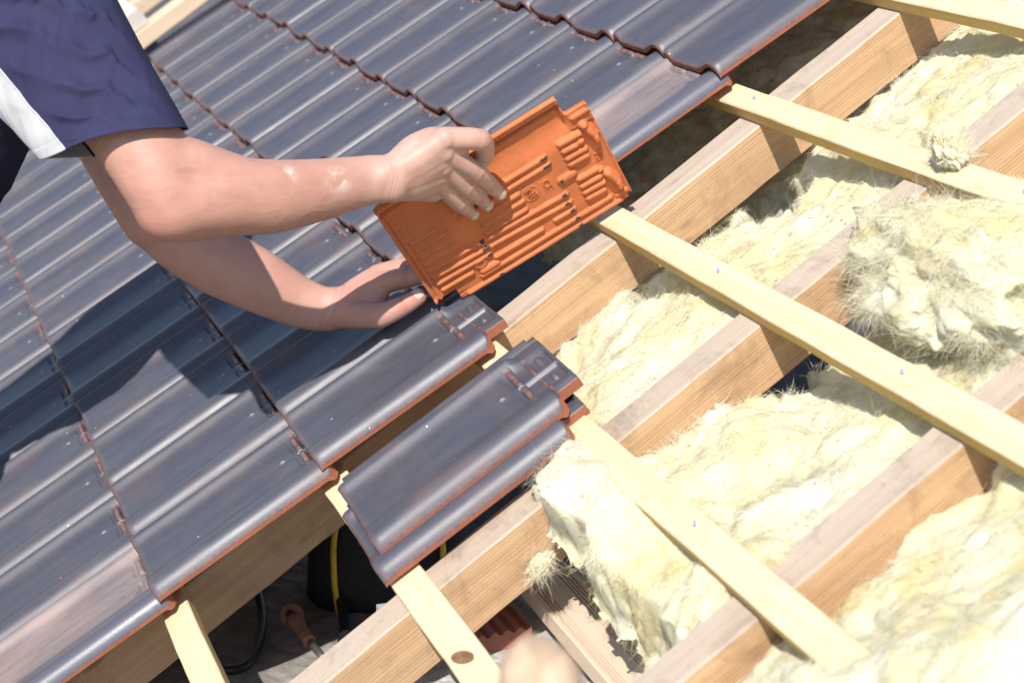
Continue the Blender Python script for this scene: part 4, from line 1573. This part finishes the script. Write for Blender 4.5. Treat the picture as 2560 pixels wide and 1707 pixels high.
def mat_skin():
    k = NT('skin')
    cre = k.n('ShaderNodeAttribute', attribute_name='crease').outputs['Fac']
    v = k.tc.outputs['Object']
    red = k.n('ShaderNodeAttribute', attribute_name='red').outputs['Fac']
    dust = k.n('ShaderNodeAttribute', attribute_name='dust').outputs['Fac']
    mott = k.noise(v, 38.0, 5, 0.6)
    big = k.noise(v, 11.0, 3, 0.5)
    c = k.ramp(mott, [(0.25, (0.415, 0.215, 0.162)), (0.55, (0.445, 0.240, 0.185)), (0.80, (0.465, 0.262, 0.206))])
    c = k.mix(k.ramp(big, [(0.45, 0.0), (0.85, 0.10)]), c, (0.44, 0.185, 0.14))
    c = k.mix(k.math('MULTIPLY', red, 0.55), c, (0.43, 0.15, 0.115))
    dn = k.ramp(k.noise(v, 22.0, 6, 0.7), [(0.35, 0.15), (0.68, 0.8)])
    c = k.mix(k.math('MULTIPLY', dust, dn), c, (0.52, 0.37, 0.32))
    fl = k.math('GREATER_THAN', k.noise(v, 30.0, 4, 0.6), 0.745)
    c = k.mix(k.math('MULTIPLY', fl, 0.7), c, (0.60, 0.51, 0.44))
    sm = k.n('ShaderNodeAttribute', attribute_name='smear').outputs['Fac']
    smn = k.ramp(k.noise(v, 48.0, 3, 0.6, 0.2), [(0.46, 0.0), (0.56, 0.7)])
    c = k.mix(k.math('MULTIPLY', sm, smn), c, (0.66, 0.58, 0.51))
    pores = k.noise(v, 420.0, 3, 0.6)
    vo = k.n('ShaderNodeTexVoronoi', feature='DISTANCE_TO_EDGE')
    vo.inputs['Scale'].default_value = 420.0
    k.l(v, vo.inputs['Vector'])
    c = k.mix(k.math('MULTIPLY', cre, 0.6), c, (0.24, 0.085, 0.065))  # shade of the skin folds painted into the colour, stronger in deeper creases
    k.set(Base_Color=c, Roughness=0.52)
    k.b.inputs['Specular IOR Level'].default_value = 0.38
    k.b.inputs['Subsurface Weight'].default_value = 0.22
    k.b.inputs['Subsurface Radius'].default_value = (1.0, 0.35, 0.2)
    k.b.inputs['Subsurface Scale'].default_value = 0.006
    k.bump(k.math('ADD', pores, k.math('MULTIPLY', vo.outputs[0], 0.8)), 0.28, 0.0006)
    return k.m


SKIN = mat_skin()
person = bpy.data.objects.new('person', None)
COL.objects.link(person)
PM = MR @ Matrix.Translation(Vector(wr(-0.62, -0.60, -0.38)))
person.matrix_world = Matrix.Translation(PM.translation)
PINV = person.matrix_world.inverted() @ MR
tag(person, 'worker in a navy short-sleeved shirt leaning in to place a tile', 'person')


def pchild(name, V, F, mats, fm=None, parent=None, smooth=True):
    o = link(name, mesh(name, V, F, mats, fm, smooth=smooth), parent or person)
    o.matrix_local = PINV if parent is None else Matrix.Identity(4)
    return o


nR, nL = len(VR2), len(VL2)
BV = np.concatenate([VR2, VL2, VT])
BF = list(FR) + [tuple(i + nR for i in f) for f in FL] + [tuple(i + nR + nL for i in f) for f in FT]
body = pchild('body', BV, BF, (SKIN,))
for nm, vals in (('red', (redR, redL, np.full(len(VT), 0.2))), ('dust', (dustR, dustL, np.zeros(len(VT)))), ('crease', (creR, creL, np.zeros(len(VT)))), ('smear', (smR, np.zeros(len(VL)), np.zeros(len(VT))))):
    a = body.data.attributes.new(nm, 'FLOAT', 'POINT')
    a.data.foreach_set('value', np.concatenate(vals).astype(np.float32))

# --- fingernails ---------------------------------------------------------------
NAIL = NT('fingernail')
NAIL.set(Base_Color=NAIL.ramp(NAIL.noise(NAIL.tc.outputs['Object'], 150.0, 3), [(0.3, (0.46, 0.31, 0.25)), (0.7, (0.58, 0.45, 0.38))]), Roughness=0.3)
NAILM = NAIL.m


def nail(tip, dip, dors, r, L, wd):
    """curved plate seated on the back of the last joint"""
    tip, dip = np.array(tip), np.array(dip)
    ax = unit(tip - dip)
    up = unit(np.array(dors) - (np.array(dors) @ ax) * ax)
    sd = np.cross(ax, up)
    V, F = [], []
    nu, nv = 12, 12
    c0 = tip + ax * (r * 0.62)
    for i in range(nu + 1):
        for j in range(nv + 1):
            a = (i / nu - 0.5) * 2
            b = j / nv
            # rounded outline
            k = math.sqrt(max(0.0, 1 - (abs(2 * b - 1)) ** 3.2)) * 0.5 + 0.5 * (1 - abs(2 * b - 1) ** 6)
            th = a * wd * k
            drop = 0.0016 * (b - 0.35) ** 2 * 4 if b < 0.35 else 0
            rr = r + 0.0005 - (0.22 * r * max(0, 0.35 - b) / 0.35)
            V.append(c0 - ax * (b * L) + up * (rr * math.cos(th)) + sd * (rr * math.sin(th)))
    m = nv + 1
    for i in range(nu):
        for j in range(nv):
            F.append((i * m + j, (i + 1) * m + j, (i + 1) * m + j + 1, i * m + j + 1))
    return pchild('fingernail', V, F, (NAILM,))


DN = unit(-TN + np.array((0.0, 0.20, 0.35)))
for f, r in ((RM, 0.0120), (RR, 0.0114), (RL, 0.0102)):
    nail(f[3], f[2], DN, r, 0.0155, 0.95)
nail(LT[3], LT[2], unit((0.55, 0.0, 0.85)), 0.0149, 0.0185, 0.85)

# --- shirt ----------------------------------------------------------------------
def mat_cloth(name, col, wscale=900.0, rough=0.85):
    k = NT(name)
    v = k.tc.outputs['Object']
    a = k.noise(v, 16.0, 4, 0.6)
    c = k.ramp(a, [(0.3, tuple(x * 0.86 for x in col)), (0.7, tuple(min(1, x * 1.14) for x in col))])
    k.set(Base_Color=c, Roughness=rough)
    k.b.inputs['Sheen Weight'].default_value = 0.0
    k.b.inputs['Sheen Roughness'].default_value = 0.5
    k.b.inputs['Specular IOR Level'].default_value = 0.2
    wv = k.n('ShaderNodeTexVoronoi', feature='F1')
    wv.inputs['Scale'].default_value = wscale
    k.l(v, wv.inputs['Vector'])
    k.bump(k.math('ADD', wv.outputs['Distance'], k.math('MULTIPLY', k.noise(v, 60.0, 3), 0.8)), 0.25, 0.0006)
    return k.m


NAVY = mat_cloth('navy_knit', (0.027, 0.027, 0.068))
WHITEC = mat_cloth('white_knit', (0.46, 0.46, 0.47))
DARKNAVY = mat_cloth('dark_navy_cloth', (0.022, 0.023, 0.050))

RINGS = [((-0.2751, 0.5686, 0.8722), (-0.3516, 0.2995, 0.9526)), ((-0.2213, 0.5378, 0.7966), (-0.2965, 0.2875, 0.8791)),
         ((-0.1782, 0.5240, 0.7456), (-0.2433, 0.2880, 0.8122)), ((-0.1255, 0.5084, 0.6759), (-0.1864, 0.2894, 0.7387)),
         ((-0.0767, 0.4972, 0.6146), (-0.1388, 0.2950, 0.6838)), ((-0.0403, 0.4892, 0.5779), (-0.1025, 0.2985, 0.6501))]


def build_sleeve():
    nr, ns = 96, 150
    Rp = spline([r[0] for r in RINGS], nr)
    Lp = spline([r[1] for r in RINGS], nr)
    V = np.zeros((nr, ns, 3))
    hemw = 0.034
    axis = unit(np.array(RINGS[5][0]) - np.array(RINGS[1][0]))
    th = np.arange(ns) / ns * 2 * math.pi
    for i in range(nr):
        c = (Rp[i] + Lp[i]) / 2
        a = (Rp[i] - Lp[i]) / 2
        c = c + a * 0.045
        a = a * 1.045
        bd = unit(-VIEWD - axis * 0.18)
        bd = unit(bd - (bd @ unit(a)) * unit(a))
        bl = 0.088
        b = bd * bl
        co, si = np.cos(th), np.sin(th)
        # the lower (back) side hangs as a flattened pocket
        flat = np.where(co < 0, 1 - 0.35 * (-co) ** 2, 1.0)
        sq = np.sign(si) * np.abs(si) ** np.where(co > 0, 0.62, 0.85)
        V[i] = c + np.outer(co, a) + np.outer(sq * flat, b)
    # folds running diagonally down the sleeve
    s = np.linspace(0, 1, nr)[:, None] * np.ones((1, ns))
    T = np.ones((nr, 1)) * th[None, :]
    ctr = V.mean(1)[:, None, :]
    nrm = V - ctr
    nrm /= np.linalg.norm(nrm, axis=2)[:, :, None]
    q = np.stack([(T * 1.1 - s * 2.6).ravel() * 2.2, (s * 0.8 + np.cos(T)).ravel() * 0.9, np.sin(T).ravel() * 0.8], 1)
    fold = (1 - np.abs(fbm(q, 2)).reshape(nr, ns)) - 0.7
    fold += 0.6 * ((1 - np.abs(fbm(q * 2.1 + 9, 2)).reshape(nr, ns)) - 0.7)
    wv = 30.0 * (s + 0.264 * T) + 2.2 * fbm(q * 0.6 + 3, 2).reshape(nr, ns)
    dg = (1 - np.abs(np.sin(wv * 0.5)) ** 0.8) - 0.45
    envT = sstep(math.radians(4), math.radians(35), T) * sstep(math.radians(150), math.radians(100), T)
    fold = 0.35 * fold + 0.75 * dg * envT * (0.65 + 0.5 * fbm(q * 0.9 + 21, 2).reshape(nr, ns))
    amp = 0.038 * np.sin(np.clip(1 - s, 0, 1) * math.pi * 0.5) ** 0.7
    disp = fold * amp
    # hem band: double cloth with a stitch groove above it
    dist = (1 - s) * 0.37
    disp += 0.0012 * sstep(hemw + 0.002, hemw - 0.001, dist)
    disp -= 0.0020 * np.exp(-((dist - hemw) / 0.0028) ** 2) * (1 + 0.6 * np.sin(T * 46))
    disp = np.where((T > math.radians(112)) & (T < math.radians(250)), disp * 0.35, disp)
    disp = np.maximum(disp, -0.003) * (1 - np.clip(np.cos(T), 0, 1) ** 6)
    V = V + nrm * disp[:, :, None]
    # hem line waves a little
    V += axis * (0.004 * np.sin(T * 3 + 0.5) * s ** 3)[:, :, None]
    P = V.reshape(-1, 3)
    F, FM = [], []
    wlo, whi = math.radians(121), math.radians(242)
    for i in range(nr - 1):
        for j in range(ns):
            j2 = (j + 1) % ns
            F.append((i * ns + j, i * ns + j2, (i + 1) * ns + j2, (i + 1) * ns + j))
            FM.append(1 if wlo < th[j] + math.pi / ns < whi else 0)
    # inner layer: cloth has thickness
    o = len(P)
    inn = (V - nrm * 0.0016).reshape(-1, 3)
    P = np.concatenate([P, inn])
    for i in range(nr - 1):
        for j in range(ns):
            j2 = (j + 1) % ns
            F.append((o + i * ns + j, o + (i + 1) * ns + j, o + (i + 1) * ns + j2, o + i * ns + j2))
            FM.append(1 if wlo < th[j] + math.pi / ns < whi else 0)
    i = nr - 1
    for j in range(ns):
        j2 = (j + 1) % ns
        F.append((i * ns + j, i * ns + j2, o + i * ns + j2, o + i * ns + j))
        FM.append(1 if wlo < th[j] + math.pi / ns < whi else 0)
    jw = int(round(wlo / (2 * math.pi) * ns))
    piping = V[:, jw] + nrm[:, jw] * 0.001
    return P, F, FM, piping


c4 = Clay()
MIDT = (NECK + PEL) / 2
axT = unit(PEL - NECK)
lat = unit(SHL - SHR)
dep = np.cross(axT, lat)
tors = []
for t, hw, hd in ((0.0, 0.15, 0.10), (0.12, 0.205, 0.125), (0.35, 0.205, 0.135), (0.65, 0.185, 0.130), (1.0, 0.185, 0.130), (1.15, 0.175, 0.12)):
    tors.append((NECK + (PEL - NECK) * t, lat * hw, dep * hd))
c4.loft(tors, 36)
c4.chain([SHR, NECK, SHL], [0.088, 0.100, 0.092])
c4.chain([wr(-0.55, -0.150, 0.80), wr(-0.555, -0.185, 0.68), wr(-0.57, -0.255, 0.575), wr(-0.60, -0.42, 0.52)], [0.10, 0.115, 0.105, 0.11])
c4.chain([SHL, SHL * 0.55 + np.array(LUP[2]) * 0.45, LUP[2]], [0.095, 0.092, 0.088])
VS, NS, FS = c4.fuse(0.009, 8)
fold = fbm(np.stack([VS[:, 0] * 5, VS @ axT * 9, VS[:, 2] * 5], 1), 3)
VS = VS + NS * (0.010 * fold)[:, None]
shirt = pchild('shirt', VS, FS, (DARKNAVY,))
P, F, FM, pip = build_sleeve()
sleeve = pchild('sleeve', P, F, (NAVY, WHITEC), FM, parent=shirt)
sleeve['label'] = 'navy sleeve with a white panel along its lower side'
po = link('piping', tube('piping', pip[2:], 0.0016, WHITEC, 8), shirt)
# --- trousers and boots (below the frame) ----------------------------------------
c5 = Clay()
c5.chain([PEL + axT * -0.02, PEL + axT * 0.06], [0.150, 0.155], smooth=False)
feet = []
for sx in (-0.13, 0.13):
    hip = PEL + lat * (-sx * 0.8)
    hipw = np.array(MR @ Vector(hip))
    knee = wr(hipw[0], hipw[1] + 0.03, hipw[2] - 0.46)
    fw = np.array((hipw[0], hipw[1] - 0.08, 0))
    fz = fw[1] * math.tan(PITCH) + 0.06
    ank = wr(fw[0], fw[1], fz + 0.06)
    feet.append((ank, fw, fz))
    c5.chain([hip, knee, ank], [0.098, 0.072, 0.058], sub=8)
V5, N5, F5 = c5.fuse(0.010, 6)
V5 = V5 + N5 * (0.008 * fbm(V5 * 14, 3))[:, None]
pchild('trousers', V5, F5, (DARKNAVY,))
BOOT = mat_simple('boot_leather', (0.10, 0.065, 0.04), 0.55, 0.3, 40)
for ank, fw, fz in feet:
    c6 = Clay()
    c6.chain([ank + np.array((0, 0, 0.07)), ank], [0.055, 0.052], smooth=False)
    c6.chain([ank + np.array((0, -0.04, -0.035)), ank + np.array((0, 0.08, -0.035)), ank + np.array((0, 0.17, -0.045))], [0.046, 0.048, 0.038])
    v6, n6, f6 = c6.fuse(0.006, 5)
    pchild('boot', v6, f6, (BOOT,))
c7 = Clay()
c7.ball(HEAD + np.array((0, -0.012, 0.022)) - FWDH * 0.02, (0.084, 0.104, 0.112))
v7, n7, f7 = c7.fuse(0.006, 2)
keep = ((v7 - HEAD) @ FWDH < 0.045) & ((v7 - HEAD) @ np.array((0, 0, 1.0)) > -0.055)
f7 = [f for f in f7 if all(keep[i] for i in f)]
v7 = v7 + n7 * (0.003 * fbm(v7 * 60, 2))[:, None]
pchild('hair', v7, f7, (mat_simple('brown_hair', (0.07, 0.045, 0.03), 0.6, 0.4, 300),))
for sgn in (-1, 1):
    e = HEAD + FWDH * 0.088 + np.cross(FWDH, (0, 0, 1)) * 0.030 * sgn + np.array((0, 0, 0.012))
    c8 = Clay(); c8.ball(e, 0.0115)
    pchild('eye', c8.V, c8.F, (mat_simple('eye_white', (0.7, 0.7, 0.68), 0.2, 0.05),))
